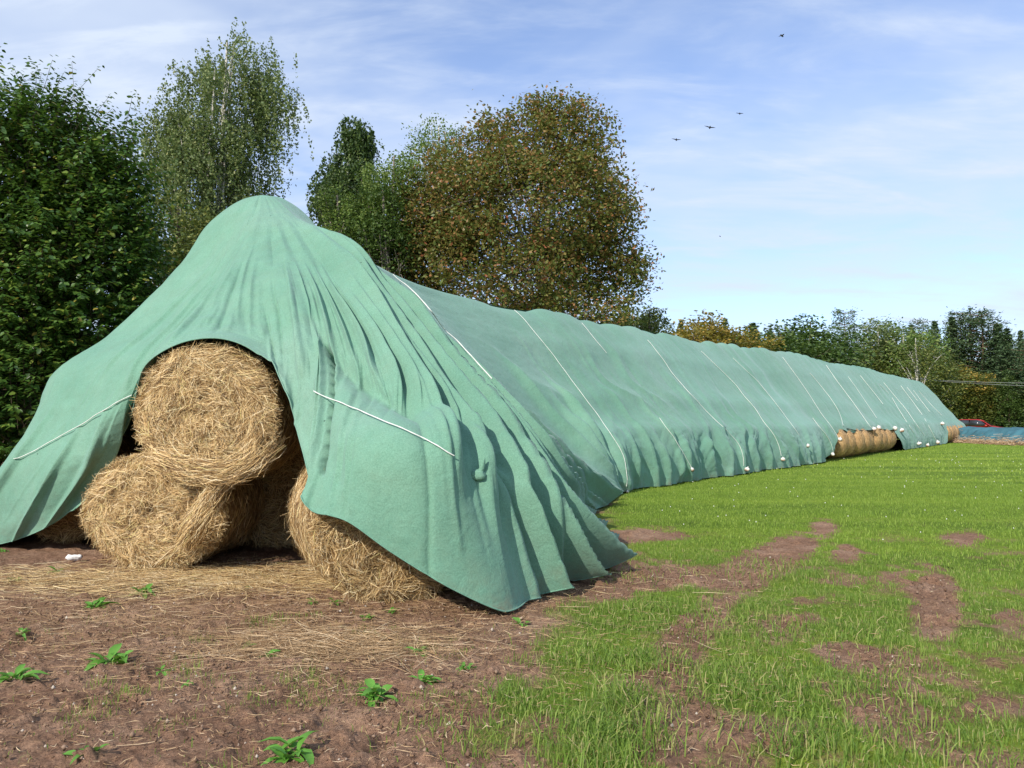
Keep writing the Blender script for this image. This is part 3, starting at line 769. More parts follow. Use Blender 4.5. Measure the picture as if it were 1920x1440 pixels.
# ropes press the sheet in a little (filled below)
D += 0.02 * fbm(arcm * .6, VV * 1.1, 140, 3) * smooth(.3, 1.5, VV)
D += 0.006 * fbm(arcm * 4, VV * 6, 150, 3) * smooth(.5, 1.5, VV)
backm = (UU < FO - .5) | (UU > NS)
D = np.where(backm, D * 0.3, D)
D *= smooth(0, .5, VV) * 1.0 + side * (1 - smooth(0, .5, VV))
D += smooth(6.0, 7.0, VV) * smooth(8.3, 9.2, ux) * (1 - smooth(12.6, 13.2, ux)) * (.09 * fbm(arcm * 2.6, VV * .8, 155, 3) + .03)
D += smooth(6.3, 7.0, VV) * smooth(.3, 1, ux) * (1 - smooth(3, 4, ux)) * .08 * fbm(arcm * 2.0, VV * .8, 156, 2)
ex = smooth(6.2, 7.0, VV) * (UU > FO + 3.5) * (UU < FO + 10.5)
D = D * (1 - .6 * ex * (ux < 8.6))
P = P + Nn * D[..., None]
P[..., 2] = np.maximum(P[..., 2], 0.035 + gz(P[..., 0], P[..., 1]))
TP = P
fade = side * 0.0
for tc_, wd_ in ((13.3, .12), (14.9, .9), (6.9, .08), (29.5, 1.2)):
    fade = fade + side * np.exp(-((TT - tc_) / wd_) ** 2) * 0.35
fade += side * np.clip(fbm(arcm * .25, VV * .6, 160, 3), 0, 1) * .5
V = P.reshape(-1, 3)
a_ = np.arange(NV - 1)[:, None] * nu; b_ = np.arange(nu - 1)[None, :]
Q = np.stack([a_ + b_, a_ + b_ + 1, a_ + nu + b_ + 1, a_ + nu + b_], -1).reshape(-1, 4)
if flip < 0: Q = Q[:, ::-1]
tarp = np_mesh('tarpaulin', V, [Q], M['tarp'], None, True, {'fade': np.clip(fade, 0, 1).reshape(-1), 'mud': (np.exp(-np.maximum(0, P[..., 2] - .02) / .16) * .75 + .10).reshape(-1)})
tag(tarp, 'long pale green fleece tarpaulin draped over the whole bale stack', 'tarpaulin')
# rolled hem along the free front edge
sel = (us > FO + .2) & (us < FO + 24)
hem_p = TP[-1, sel] + np.array((0, 0, 0.004))
hv, hq = tube_arrays(hem_p[::2], 0.007, 5)
hem = np_mesh('hem', hv, [hq], M['tarp'], tarp, True)

# lookup of sheet points from photo pixels
vis = (us > FO - .5) & (us < NS)
TPv = TP[:, vis]; Nv = Nn[:, vis]
gx, gy = proj(TPv)
depth = np.hypot(TPv[..., 0], TPv[..., 1])
def on_sheet(px, py, off=0.012):
    d = (gx - px) ** 2 + (gy - py) ** 2
    near_ = d < d.min() + 12
    k = np.argmin(np.where(near_, depth + np.sqrt(d) * .05, 1e9))
    k = np.unravel_index(k, d.shape)
    return TPv[k] + Nv[k] * off

# ------------------------------------------------------------------ bales
def ribbons(C, Dr, Nr, L, W, bend, mat, name, parent, seg=2):
    """thin stalks: centres C, direction Dr, surface normal Nr"""
    n = len(C)
    Sd = np.cross(Dr, Nr); Sd /= np.linalg.norm(Sd, axis=1, keepdims=True) + 1e-9
    ts = np.linspace(-.5, .5, seg + 1)
    rows = []
    for t in ts:
        c = C + Dr * (L * t)[:, None] + Sd * (bend * (t * t - .08))[:, None]
        wv = (W * (1 - .5 * abs(t) * 2) * .5)[:, None]
        rows += [c - Sd * wv, c + Sd * wv]
    V_ = np.stack(rows, 1).reshape(-1, 3)
    k = 2 * (seg + 1)
    base = np.arange(n)[:, None] * k
    Qs = [np.concatenate([base + 2 * s_, base + 2 * s_ + 1, base + 2 * s_ + 3, base + 2 * s_ + 2], 1) for s_ in range(seg)]
    o = np_mesh(name, V_, [np.concatenate(Qs)], mat, parent)
    o['kind'] = 'stuff'
    return o

def make_bale(loc, yaw, r, w, label, n_face, n_side, seed, squash=1.0, lump=0.03, mat='straw', group=None, bothside=True, core='straw_core'):
    """round bale, axis along local Y, front face at y=0; loc = point under the front face centre"""
    rg = np.random.default_rng(seed)
    ER, EW = (.22, .26) if core == 'core_old' else (.07, .13)
    root = empty('round_bale', loc, yaw)
    tag(root, label, 'hay bale', group)
    # body
    na, ny, nr = (110, 18, 22) if n_face > 20000 else (48, 14, 8)
    ang = np.linspace(0, 2 * math.pi, na, endpoint=False)
    def rad(a, y):
        return r * (1 + lump * fbm(np.cos(a) * 1.7 + 5, np.sin(a) * 1.7 + y * 1.2 + seed, 200 + seed % 20, 3))
    def shape(x, y, z):
        zz = z * squash
        return np.stack([x, y, zz + r * squash], -1)
    rows = []
    def facey(rr, a, front):
        d = 0.085 * fbm(np.cos(a) * rr * 3.6 + 9, np.sin(a) * rr * 3.6 + seed, 230, 5, .62) - 0.06 * np.exp(-(rr / .12) ** 2)
        edge = 0.07 * smooth(.82, 1.0, rr) ** 2
        return (-d + edge) if front else (w + d - edge)
    rr_ = np.linspace(0.02, 1, nr)
    for q in rr_:
        R_ = rad(ang, 0) * q * (1 - ER)
        rows.append(shape(np.cos(ang) * R_, facey(q, ang, True), np.sin(ang) * R_))
    for y in np.linspace(.1, w - .1, ny):
        R_ = rad(ang, y) * (1.0 + 0.01 * math.sin(y * 9)) * (1 - ER * math.exp(-(y / EW) ** 2) - ER * math.exp(-((w - y) / EW) ** 2))
        rows.append(shape(np.cos(ang) * R_, y + 0 * ang, np.sin(ang) * R_))
    for q in rr_[::-1]:
        R_ = rad(ang, w) * q * (1 - ER)
        rows.append(shape(np.cos(ang) * R_, facey(q, ang, False), np.sin(ang) * R_))
    V_ = np.concatenate(rows); n = len(rows)
    i_ = np.arange(n - 1)[:, None] * na; j_ = np.arange(na)[None, :]; j2 = (j_ + 1) % na
    Q_ = np.stack([i_ + j_, i_ + j2, i_ + na + j2, i_ + na + j_], -1).reshape(-1, 4)
    V_[:, 2] = np.maximum(V_[:, 2], 0.0)
    np_mesh('straw_roll', V_, [Q_], M[core], root, True)
    # stalks on the face
    def face_stalks(m, front):
        q = np.sqrt(rg.uniform(0, 1.02, m)); a = rg.uniform(0, 2 * math.pi, m)
        R_ = rad(a, 0 if front else w) * q * (1 - ER * .8)
        x = np.cos(a) * R_; z = np.sin(a) * R_
        y = facey(np.minimum(q, 1), a, front)
        tang = np.stack([-np.sin(a), 0 * a, np.cos(a)], 1)
        rnd = rg.normal(0, 1, (m, 3)); rnd[:, 1] *= .25
        # clumps that run across the winding
        cl = fbm(x * 4.5, z * 4.5, 240 + seed % 9, 3, .6) * 5.0
        flow = np.stack([np.cos(cl + a + 1.57), 0 * a, np.sin(cl + a + 1.57)], 1)
        Dd = flow * 1.15 + tang * (.1 + q[:, None] ** 2) + rnd * .6
        Dd[:, 1] += rg.normal(0, .14, m)
        Dd /= np.linalg.norm(Dd, axis=1, keepdims=True)
        sgn = -1 if front else 1
        Nr = np.tile((0, sgn * 1.0, 0), (m, 1)) + rg.normal(0, .35, (m, 3))
        lift = rg.gamma(1.5, .014, m)
        C = shape(x, y + sgn * lift, z)
        Dd[:, 2] *= squash
        return C, Dd, Nr, rg.uniform(.06, .22, m) * (.75 + .5 * q), rg.uniform(.0025, .0055, m), rg.normal(0, .06, m)
    A = [face_stalks(n_face, True)]
    if bothside and n_face > 4000: A.append(face_stalks(n_face // 10, False))
    # stalks on the rolled side
    m = n_side
    a = rg.uniform(0, 2 * math.pi, m); y = rg.uniform(0.0, w, m)
    R_ = rad(a, y) * (1 - ER * np.exp(-(y / EW) ** 2) - ER * np.exp(-((w - y) / EW) ** 2)) + rg.gamma(1.3, .009, m)
    tang = np.stack([-np.sin(a), 0 * a, np.cos(a)], 1)
    Dd = tang + rg.normal(0, .22, (m, 3)); Dd /= np.linalg.norm(Dd, axis=1, keepdims=True)
    C = shape(np.cos(a) * R_, y, np.sin(a) * R_)
    Nr = np.stack([np.cos(a), 0 * a, np.sin(a)], 1) + rg.normal(0, .3, (m, 3))
    A.append((C, Dd, Nr, rg.uniform(.06, .2, m), rg.uniform(.003, .006, m), rg.normal(0, .02, m)))
    # shaggy rim and tufts hanging down
    m = n_face // 9
    if m:
        a = rg.uniform(0, 2 * math.pi, m)
        R_ = rad(a, 0) * rg.uniform(.94, 1.03, m)
        C = shape(np.cos(a) * R_, rg.uniform(-.02, .12, m), np.sin(a) * R_)
        out_ = np.stack([np.cos(a), -.3 + 0 * a, np.sin(a)], 1)
        Dd = out_ * .5 + np.stack([-np.sin(a), 0 * a, np.cos(a)], 1) * rg.normal(0, 1, m)[:, None] + np.array((0, 0, -.35)) + rg.normal(0, .3, (m, 3))
        Dd /= np.linalg.norm(Dd, axis=1, keepdims=True)
        A.append((C, Dd, rg.normal(0, 1, (m, 3)), rg.uniform(.05, .16, m), rg.uniform(.0025, .005, m), rg.normal(0, .04, m)))
    AA = [np.concatenate(q) for q in zip(*A)]
    AA[0][:, 2] = np.maximum(AA[0][:, 2], 0.01)
    ribbons(*AA, M[mat], 'straw', root)
    return root

BG = 'round bales at the open front of the stack'
def bale_px(px, py, Y, **k):
    p = at(px, py, Y); return (p[0], p[1])
x, y = bale_px(385, 772, 7.95)
make_bale((x, y, 1.69 - .735 * 1.0), R(-2), .735, 1.25, 'golden round bale resting on top at the open front, face fully sunlit', 26000, 9000, 1, .98, group=BG)
x, y = bale_px(288, 930, 8.35)
make_bale((x, y, 0.0), R(-3), .775, 1.25, 'wide sagging bale on the ground carrying the upper sunlit bale', 24000, 9000, 2, .80, .06, group=BG)
x, y = bale_px(745, 985, 6.85)
make_bale((x, y, 0.0), R(25), .72, 1.4, 'front right bale on the soil half covered by the green sheet', 22000, 12000, 3, .97, .03, group=BG)
x, y = bale_px(522, 960, 9.75)
make_bale((x, y, 0.0), R(10), .72, 1.2, 'shaded brown bale recessed between the two front ground bales', 5000, 3000, 4, .98, group=BG)
x, y = bale_px(425, 960, 9.95)
make_bale((x, y, 0.0), R(4), .70, 1.2, 'dark bale set behind the wide sagging bale', 2500, 1500, 5, .98, group=BG)
x, y = bale_px(600, 760, 9.3)
make_bale((x, y, 1.22), R(8), .70, 1.2, 'dark upper bale seen under the sheet right of the sunlit top bale', 3000, 1500, 6, .98, group=BG)
x, y = bale_px(118, 960, 10.15)
make_bale((x, y, 0.0), R(-4), .74, 1.2, 'leftmost bale in deep shade under the low hanging sheet', 3500, 1500, 7, .98, group=BG)
# loose straw bundle spilling from the top bale over the lower one
def bundle(pts, n, spread, seed, label):
    rg = np.random.default_rng(seed)
    pts = np.array(pts)
    s_ = rg.uniform(0, len(pts) - 1.01, n)
    C = catmull(pts, s_); T_ = catmull(pts, np.minimum(s_ + .05, len(pts) - 1)) - C
    T_ /= np.linalg.norm(T_, axis=1, keepdims=True) + 1e-9
    C = C + rg.normal(0, 1, (n, 3)) * np.array(spread)
    Dd = T_ + rg.normal(0, .22, (n, 3)); Dd /= np.linalg.norm(Dd, axis=1, keepdims=True)
    o = ribbons(C, Dd, rg.normal(0, .4, (n, 3)) + np.array((0, -1, .3)), rg.uniform(.12, .3, n), rg.uniform(.003, .006, n), rg.normal(0, .05, n), M['straw'], 'loose_straw', None)
    tag(o, label, 'straw', kind='stuff')
bundle([at(300, 856, 7.95), at(350, 878, 7.85), at(415, 888, 7.85), at(468, 868, 7.95), at(505, 835, 8.05)], 4200, (.05, .05, .055), 31, 'straw sagging from the underside of the upper bale')
bundle([at(425, 890, 7.95), at(395, 935, 7.9), at(372, 980, 7.95), at(350, 1020, 8.1)], 2600, (.05, .05, .03), 32, 'yellow straw bundle hanging down over the lower bale')

# bales showing along the foot of the field side
BG2 = 'weathered bales in the uncovered gap of the field side'
NAMES = ['first', 'second', 'third', 'fourth', 'fifth', 'sixth', 'seventh', 'eighth', 'ninth', 'tenth']
for k in range(10):
    t = 17.35 + k * 1.33 + random.uniform(-.06, .06)
    p = off_pt(t, (-.60 if 0 < k < 9 else -.78) + random.uniform(-.07, .07))
    make_bale((p[0], p[1], 0), -AX + R(random.uniform(-7, 7)), .72 + random.uniform(-.07, .04), 1.08,
              f'{NAMES[k]} weathered bale, counted from the near end of the uncovered gap', 300, 2200, 40 + k, .98, .06, 'straw_old', BG2, core='core_old')
for k in range(6):
    t = 47.6 + k * 1.36
    p = off_pt(t, -.62 + random.uniform(-.04, .04))
    make_bale((p[0], p[1], 0), -AX + R(random.uniform(-2.5, 2.5)), .72, 1.24,
              f'{NAMES[k]} bale from the near end of the bare group at the far tip', 200, 1200, 60 + k, .98, .04, 'straw_old',
              'bales at the far tip of the stack', core='core_old')

# ------------------------------------------------------------------ ropes and weights
ROPES = [
 ([(738, 515), (800, 580), (860, 648), (920, 715)], 'white rope running down from the first dip behind the peak', .011),
 ([(965, 580), (1020, 645), (1065, 705), (1110, 765), (1145, 815), (1168, 852), (1174, 885), (1174, 914)], 'white rope reaching the ground where the side meets the grass', .011),
 ([(1092, 605), (1112, 630), (1138, 663)], 'short white rope piece high up under the right edge of the rusty tree', .011),
 ([(1235, 785), (1255, 812), (1268, 830), (1282, 850), (1294, 876)], 'short low rope ending in the nearest pale weight', .010),
 ([(1215, 637), (1262, 700), (1310, 755), (1355, 800), (1385, 832), (1394, 852), (1395, 874)], 'long white rope ending in the large double sack by the grass', .012),
 ([(1316, 657), (1375, 715), (1415, 765), (1450, 815), (1461, 836), (1464, 856)], 'long white rope left of the thin rope that stops half way down', .013),
 ([(1375, 670), (1420, 712), (1460, 760), (1500, 815)], 'thin white rope that fades out above the foot of the sheet', .010),
 ([(1469, 668), (1508, 722), (1545, 780), (1578, 822)], 'thin white rope leading to the weight above the first uncovered bale', .012),
 ([(1525, 783), (1545, 810), (1559, 832), (1562, 848)], 'short white rope hanging beside the first uncovered bale', .014),
 ([(1520, 698), (1555, 740), (1576, 772), (1583, 798)], 'bent white rope ending above the dark drawn up edge', .015),
 ([(1550, 683), (1570, 712), (1600, 752), (1638, 806)], 'bright white rope over the middle of the uncovered bales', .018),
 ([(1592, 705), (1610, 730), (1645, 782)], 'faint white rope right of the bright one over the bale gap', .013),
 ([(1615, 703), (1636, 730), (1657, 756)], 'short white rope beside a dark slit in the sheet', .018),
 ([(1650, 718), (1668, 737)], 'very short white rope near the ridge before the far rope cluster', .018),
 ([(1674, 745), (1695, 780), (1715, 811)], 'white rope low on the sheet right of the uncovered bales', .02),
 ([(1658, 716), (1700, 766), (1735, 816)], 'longest white rope of the far cluster', .021),
 ([(1690, 721), (1712, 750), (1731, 776)], 'white rope of the far cluster ending half way down', .022),
 ([(1702, 724), (1722, 750)], 'short white rope of the far cluster close to the ridge', .02),
 ([(1714, 730), (1745, 771)], 'second long rope from the right in the far cluster', .022),
 ([(1724, 731), (1745, 755), (1768, 778)], 'rightmost long rope of the far cluster', .022),
 ([(1735, 783), (1748, 808), (1757, 826)], 'white rope hanging to the rightmost hanging weight', .022),
 ([(247, 741), (190, 776), (140, 808), (85, 838), (30, 866)], 'white rope slanting across the left end of the sheet to the sunlit bale', .009),
 ([(590, 738), (645, 762), (700, 785), (752, 808), (800, 830), (850, 858)], 'white rope slanting over the shoulder of the front right bale', .009),
]
for pts, lab, rad_ in ROPES:
    dense = []
    for (x0, y0), (x1, y1) in zip(pts[:-1], pts[1:]):
        L = math.hypot(x1 - x0, y1 - y0); n = max(2, int(L / 7))
        for q in range(n): dense.append((x0 + (x1 - x0) * q / n, y0 + (y1 - y0) * q / n))
    dense.append(pts[-1])
    W = np.array([on_sheet(a, b, rad_ * .8 + .012) for a, b in dense])
    for _ in range(3):
        B = W.copy(); B[1:-1] = (W[:-2] + 2 * W[1:-1] + W[2:]) / 4; W = B
    W = W + np.array((0, 0, .012))
    rv, rq = tube_arrays(W, rad_ * .62 * (1 + .12 * np.sin(np.arange(len(W)) * 1.9)), 6)
    o = np_mesh('rope', rv, [rq], M['rope'], None, True)
    tag(o, lab, 'rope', 'white ropes lashed over the tarpaulin')

def lumpy(r, seed, sx=1, sy=1, sz=1, n=14):
    a = np.linspace(0, 2 * math.pi, n, endpoint=False); ph = np.linspace(.05, math.pi - .05, 9)
    Pp, Aa = np.meshgrid(ph, a, indexing='ij')
    d = 1 + .42 * fbm(np.cos(Aa) * 2 + seed * 3.7, Pp * 2 + np.sin(Aa) * 2, 300, 3)
    V_ = np.stack([np.cos(Aa) * np.sin(Pp) * sx, np.sin(Aa) * np.sin(Pp) * sy, np.cos(Pp) * sz], -1) * (r * d)[..., None]
    V_ = np.sign(V_) * np.abs(V_ / r) ** .78 * r
    V_ = V_.reshape(-1, 3); m = len(ph)
    i_ = np.arange(m - 1)[:, None] * n; j_ = np.arange(n)[None, :]; j2 = (j_ + 1) % n
    return V_, np.stack([i_ + j_, i_ + n + j_, i_ + n + j2, i_ + j2], -1).reshape(-1, 4)
WEIGHTS = [
 (1174, 923, .06, 'small tan weight on the grass at the end of the nearest side rope'), (1294, 880, .10, 'pale dusty sack hanging on the low short rope'),
 (1397, 880, .12, 'large double sack lying by the grass under a long rope'), (1465, 861, .11, 'round pale sack at the foot beside the thin fading rope'),
 (1513, 836, .12, 'square white sack pulling the sheet up above the grass'), (1562, 853, .13, 'white sack hanging just before the first uncovered bale'),
 (1581, 828, .16, 'white sack resting on top of the first uncovered bale'), (1640, 812, .18, 'white sack hanging before the middle uncovered bales'),
 (1647, 802, .2, 'cream sack tied into a starburst of creases above the uncovered bales'), (1677, 803, .2, 'slanted white sack above the last uncovered bales'),
 (1690, 808, .2, 'flat white sack lying over the last uncovered bale'), (1722, 832, .2, 'first of the three sacks hanging low beyond the uncovered bales'),
 (1739, 835, .2, 'middle one of the three sacks hanging low beyond the uncovered bales'), (1757, 830, .24, 'striped white sack, last of the three beyond the uncovered bales'),
 (1767, 795, .2, 'small white sack at the upper corner of the far bare bales'),
]
for k, (px, py, r_, lab) in enumerate(WEIGHTS):
    p = on_sheet(px, py, r_ * .55)
    r_ = r_ * .74
    root = empty('weight_sack', tuple(p), R(30 + k * 47)); root.rotation_euler = (random.uniform(-.5, .5), random.uniform(-.5, .5), R(30 + k * 47)); tag(root, lab, 'sack', 'sacks weighing down the rope ends')
    v_, q_ = lumpy(r_ * .74, k, random.uniform(.9, 1.35), .75, random.uniform(.75, 1.05), 16); np_mesh('sack', v_, [q_], M['sack'], root, True)
    mb = MB(); mb.tube([(0, 0, r_ * .6), (0, 0, r_ * .85), (0.01, 0, r_ * 1.05)], [r_ * .25, r_ * .06, r_ * .16], 8)
    mb.build('tied_neck', M['plastic'], root, True)
# dark tie line along the drawn-up edge
W = np.array([on_sheet(a, b, .03) for a, b in [(1590, 803), (1604, 806), (1620, 809), (1634, 814), (1642, 818)]])
rv, rq = tube_arrays(W, .022, 5)
tag(np_mesh('tie_line', rv, [rq], M['dark_rope'], None, True), 'dark tie line holding the sheet up above the uncovered bales', 'rope')

# tied knot of cloth on the shoulder of the right front bale
p = on_sheet(895, 893, .03)
root = empty('cloth_knot', tuple(p)); tag(root, 'knotted corner of green cloth on the shoulder of the front right bale', 'knot')
v_, q_ = lumpy(.055, 3, 1.3, .8, .8); np_mesh('knot', v_, [q_], M['tarp'], root, True)
mb = MB(); mb.tube([(.02, 0, .03), (.04, -.01, .09), (.055, -.01, .15)], [.028, .022, .005], 7)
mb.build('loose_end', M['tarp'], root, True)

# bunched roll of sheet at the front right corner
p = ground_at(1030, 1100)
root = empty('tarpaulin_roll', (p[0], p[1], 0)); tag(root, 'bunched up end of green sheet rolled on the soil at the near corner', 'tarpaulin roll')
a = np.linspace(0, 4.6 * math.pi, 90); rr = .145 - .022 * a / math.pi * .9
yy = np.linspace(-.02, .45, 12)
Aa, Yy = np.meshgrid(a, yy, indexing='ij')
rr2 = (np.maximum(.03, .15 - .025 * Aa / math.pi)) * (1 + .15 * fbm(Aa * .8, Yy * 4, 310, 3))
V_ = np.stack([np.cos(Aa) * rr2, Yy + .02 * fbm(Aa, Yy * 3, 311, 2), .15 + np.sin(Aa) * rr2], -1).reshape(-1, 3)
i_ = np.arange(len(a) - 1)[:, None] * 12; j_ = np.arange(11)[None, :]
np_mesh('sheet_roll', V_, [np.stack([i_ + j_, i_ + 12 + j_, i_ + 13 + j_, i_ + 1 + j_], -1).reshape(-1, 4)], M['tarp'], root, True)

# ------------------------------------------------------------------ grass
def blades(n, rmin, rmax, hmin, hmax, w, dens_fn, mat, seed, amax=36.5, lean=.35, up=1.0):
    rg = np.random.default_rng(seed)
    r = np.sqrt(rg.uniform(rmin ** 2, rmax ** 2, n)); a = np.radians(rg.uniform(-amax, amax, n))
    X = np.sin(a) * r; Y = np.cos(a) * r
    k = rg.uniform(0, 1, n) < dens_fn(X, Y)
    X = X[k]; Y = Y[k]; n = len(X)
    Z = gz(X, Y) - .005
    tuft = .6 + .8 * np.clip(fbm(X * 3, Y * 3, 401, 3) + .35, 0, 1)
    h = rg.uniform(hmin, hmax, n) * tuft
    th = rg.uniform(0, 2 * math.pi, n)
    ld = rg.uniform(0, 2 * math.pi, n); la = rg.gamma(2, lean / 2, n)
    lx = np.cos(ld) * la; ly = np.sin(ld) * la
    B = np.stack([X, Y, Z], 1); Sd = np.stack([np.cos(th), np.sin(th), 0 * th], 1) * (w * rg.uniform(.6, 1.3, n))[:, None] * .5
    mid = B + np.stack([lx * .35 * h, ly * .35 * h, h * .62 * up], 1)
    tip = B + np.stack([lx * 1.1 * h, ly * 1.1 * h, h * np.maximum(.25, 1 - .35 * la) * up], 1)
    V_ = np.stack([B - Sd, B + Sd, mid + Sd * .8, mid - Sd * .8, tip], 1).reshape(-1, 3)
    b = np.arange(n)[:, None] * 5
    return V_, np.concatenate([b, b + 1, b + 2, b + 3], 1), np.concatenate([b + 3, b + 2, b + 4], 1)
C22 = np.array([off_pt(t, .25)[:2] for t in np.linspace(-1, 60, 50)])
def outside(X, Y):
    """1 on the field side of the stack, 0 under the sheet"""
    a = (X - G0[0]) * VX + (Y - G0[1]) * VY
    t = (X - G0[0]) * UX + (Y - G0[1]) * UY
    ok = (a > .05) | (t > 64)
    # near the front, follow the foot of the sheet
    ex = np.interp(Y, [6.4, 6.9, 7.5, 9.0, 9.3, 11.2, 12.2, 13.2, 14.5, 16, 17.7], [.12, .35, .65, 1.42, 1.5, 1.65, 1.6, 1.5, 1.85, 2.25, 2.65])
    return np.where(Y < 17.7, (X > ex) | (Y < 6.5) | ((Y < 8.4) & (X < -4.3 + 0 * Y) & False), ok).astype(float)
def dn(X, Y):
    g = grassness(X, Y)
    tu = smooth(-.25, .45, fbm(X * 4, Y * 4, 420, 3, .6))
    return smooth(.25, .95, g) * (.35 + .65 * tu) * outside(X, Y) + .012 * (Y < 6.5) + .34 * smooth(.1, .5, fbm(X * 2.2 + 9, Y * 2.2, 440, 3, .6)) * (Y < 6.4) * (X > -2.6)
def nearfade(X, Y): return 1 - smooth(8.5, 11.5, np.hypot(X, Y))
# short dense field
v1_, q1_, t1_ = blades(430000, 3.2, 11.5, .02, .062, .0045, lambda X, Y: dn(X, Y) * nearfade(X, Y), None, 51)
g1 = np_mesh('grass', v1_, [q1_, t1_], M['grass'], None)
tag(g1, 'short green grass growing in uneven tufts on the near soil', 'grass', kind='stuff')
lush = lambda X, Y: smooth(.3, .8, grassness(X, Y)) * outside(X, Y) * (.55 + .45 * smooth(-.3, .4, fbm(X * 1.5, Y * 1.5, 430, 3, .6))) * smooth(8.3, 11, np.hypot(X, Y))
v1_, q1_, t1_ = blades(330000, 8.3, 24, .025, .07, .009, lush, None, 52)
tag(np_mesh('grass', v1_, [q1_, t1_], M['grass_lush'], None), 'bright green grass in the middle of the field beside the sheet', 'grass', kind='stuff')
v1_, q1_, t1_ = blades(150000, 24, 75, .04, .09, .035, lush, None, 53)
tag(np_mesh('grass', v1_, [q1_, t1_], M['grass_lush'], None), 'far strip of mown grass towards the wood', 'grass', kind='stuff')
# taller tufts
tus = []
for (px, py, n_, sp, hh) in [(1150, 1380, 500, .16, .17), (1175, 1330, 260, .10, .2), (1110, 1240, 420, .2, .12), (1210, 1245, 260, .14, .13), (960, 1315, 90, .10, .13),
                             (1250, 1150, 450, .3, .10), (1480, 1080, 500, .35, .12), (1350, 1300, 260, .2, .12), (1460, 1290, 260, .2, .12), (1500, 1400, 320, .2, .14),
                             (1620, 1290, 200, .2, .12), (1120, 1430, 350, .15, .16), (905, 1380, 90, .18, .1), (1570, 1190, 300, .25, .12), (1700, 1420, 300, .3, .13),
                             (1820, 1400, 300, .3, .12), (820, 1350, 60, .2, .09), (1380, 1180, 300, .3, .1), (1250, 1050, 500, .5, .1), (1160, 1085, 120, .2, .09)]:
    c = ground_at(px, py); rg = np.random.default_rng(px)
    X = c[0] + rg.normal(0, sp, n_); Y = c[1] + rg.normal(0, sp, n_)
    tus.append((X, Y, rg.uniform(.45, 1, n_) * hh))
X = np.concatenate([q[0] for q in tus]); Y = np.concatenate([q[1] for q in tus]); H = np.concatenate([q[2] for q in tus])
rg = np.random.default_rng(9); n = len(X)
ld = rg.uniform(0, 6.28, n); la = rg.gamma(2, .3, n); th = rg.uniform(0, 6.28, n)
lx = np.cos(ld) * la * H; ly = np.sin(ld) * la * H
B = np.stack([X, Y, gz(X, Y) - .01], 1); Sd = np.stack([np.cos(th), np.sin(th), 0 * th], 1) * .003
K = [B, B + np.stack([lx * .2, ly * .2, H * .5], 1), B + np.stack([lx * .6, ly * .6, H * .85], 1), B + np.stack([lx * 1.3, ly * 1.3, H * np.maximum(.4, 1 - .25 * la)], 1)]
V_ = np.stack([K[0] - Sd, K[0] + Sd, K[1] + Sd, K[1] - Sd, K[2] + Sd * .8, K[2] - Sd * .8, K[3]], 1).reshape(-1, 3)
b = np.arange(n)[:, None] * 7
np_o = np_mesh('grass_tuft', V_, [np.concatenate([np.concatenate([b, b + 1, b + 2, b + 3], 1), np.concatenate([b + 3, b + 2, b + 4, b + 5], 1)]), np.concatenate([b + 5, b + 4, b + 6], 1)], M['grass'], None)
tag(np_o, 'taller ragged grass tufts standing in the bare patches', 'grass', kind='stuff')
# clover flowers
rg = np.random.default_rng(77); n = 160
r = rg.uniform(11, 40, n); a = np.radians(rg.uniform(2, 36, n)); X = np.sin(a) * r; Y = np.cos(a) * r
k = (outside(X, Y) > 0) & (grassness(X, Y) > .7); X = X[k]; Y = Y[k]; n = len(X)
s_ = .006 + .00042 * Y
C = np.stack([X, Y, gz(X, Y) + .085], 1)
oc = np.array([(1, 0, 0), (0, 1, 0), (-1, 0, 0), (0, -1, 0), (0, 0, 1), (0, 0, -1)], float)
V_ = (C[:, None, :] + oc[None] * s_[:, None, None]).reshape(-1, 3)
tr = np.array([(0, 1, 4), (1, 2, 4), (2, 3, 4), (3, 0, 4), (1, 0, 5), (2, 1, 5), (3, 2, 5), (0, 3, 5)])
tag(np_mesh('clover_flowers', V_, [(np.arange(n)[:, None, None] * 6 + tr[None]).reshape(-1, 3)], M['flower'], None), 'tiny white clover heads dotted over the mown field', 'flowers', kind='stuff')

# straw litter on the soil
rg = np.random.default_rng(88)
def litter(n, cx, cy, sx, sy, L0, L1, mat, lab, seed):
    rg = np.random.default_rng(seed)
    X = rg.normal(cx, sx, n); Y = rg.normal(cy, sy, n)
    k = (Y > 2.8) & (Y < 9.2); X = X[k]; Y = Y[k]; n = len(X)
    a = rg.normal(0.05, 1.0, n)
    Dd = np.stack([np.cos(a), np.sin(a), rg.normal(0, .05, n)], 1)
    C = np.stack([X, Y, gz(X, Y) + rg.uniform(.01, .05, n)], 1)
    o = ribbons(C, Dd, np.stack([rg.normal(0, .3, n), rg.normal(-.2, .3, n), np.ones(n)], 1), rg.uniform(L0, L1, n), rg.uniform(.0025, .005, n), rg.normal(0, .04, n), mat, 'straw_litter', None)
    tag(o, lab, 'straw', kind='stuff')
litter(10500, -3.0, 7.85, 1.5, .38, .08, .35, M['straw'], 'thick pale straw strewn along the foot of the front bales', 1)
litter(3200, -2.3, 6.5, 1.5, .8, .05, .28, M['straw_old'], 'thin straw scattered on the soil before the bales', 2)
litter(8000, -1.0, 5.0, 2.6, 1.4, .015, .09, M['straw_old'], 'short chopped stalks lying over the near soil', 3)
litter(2500, -1.3, 5.55, .45, .25, .1, .4, M['straw_old'], 'small heap of greyish stalks on the soil', 4)
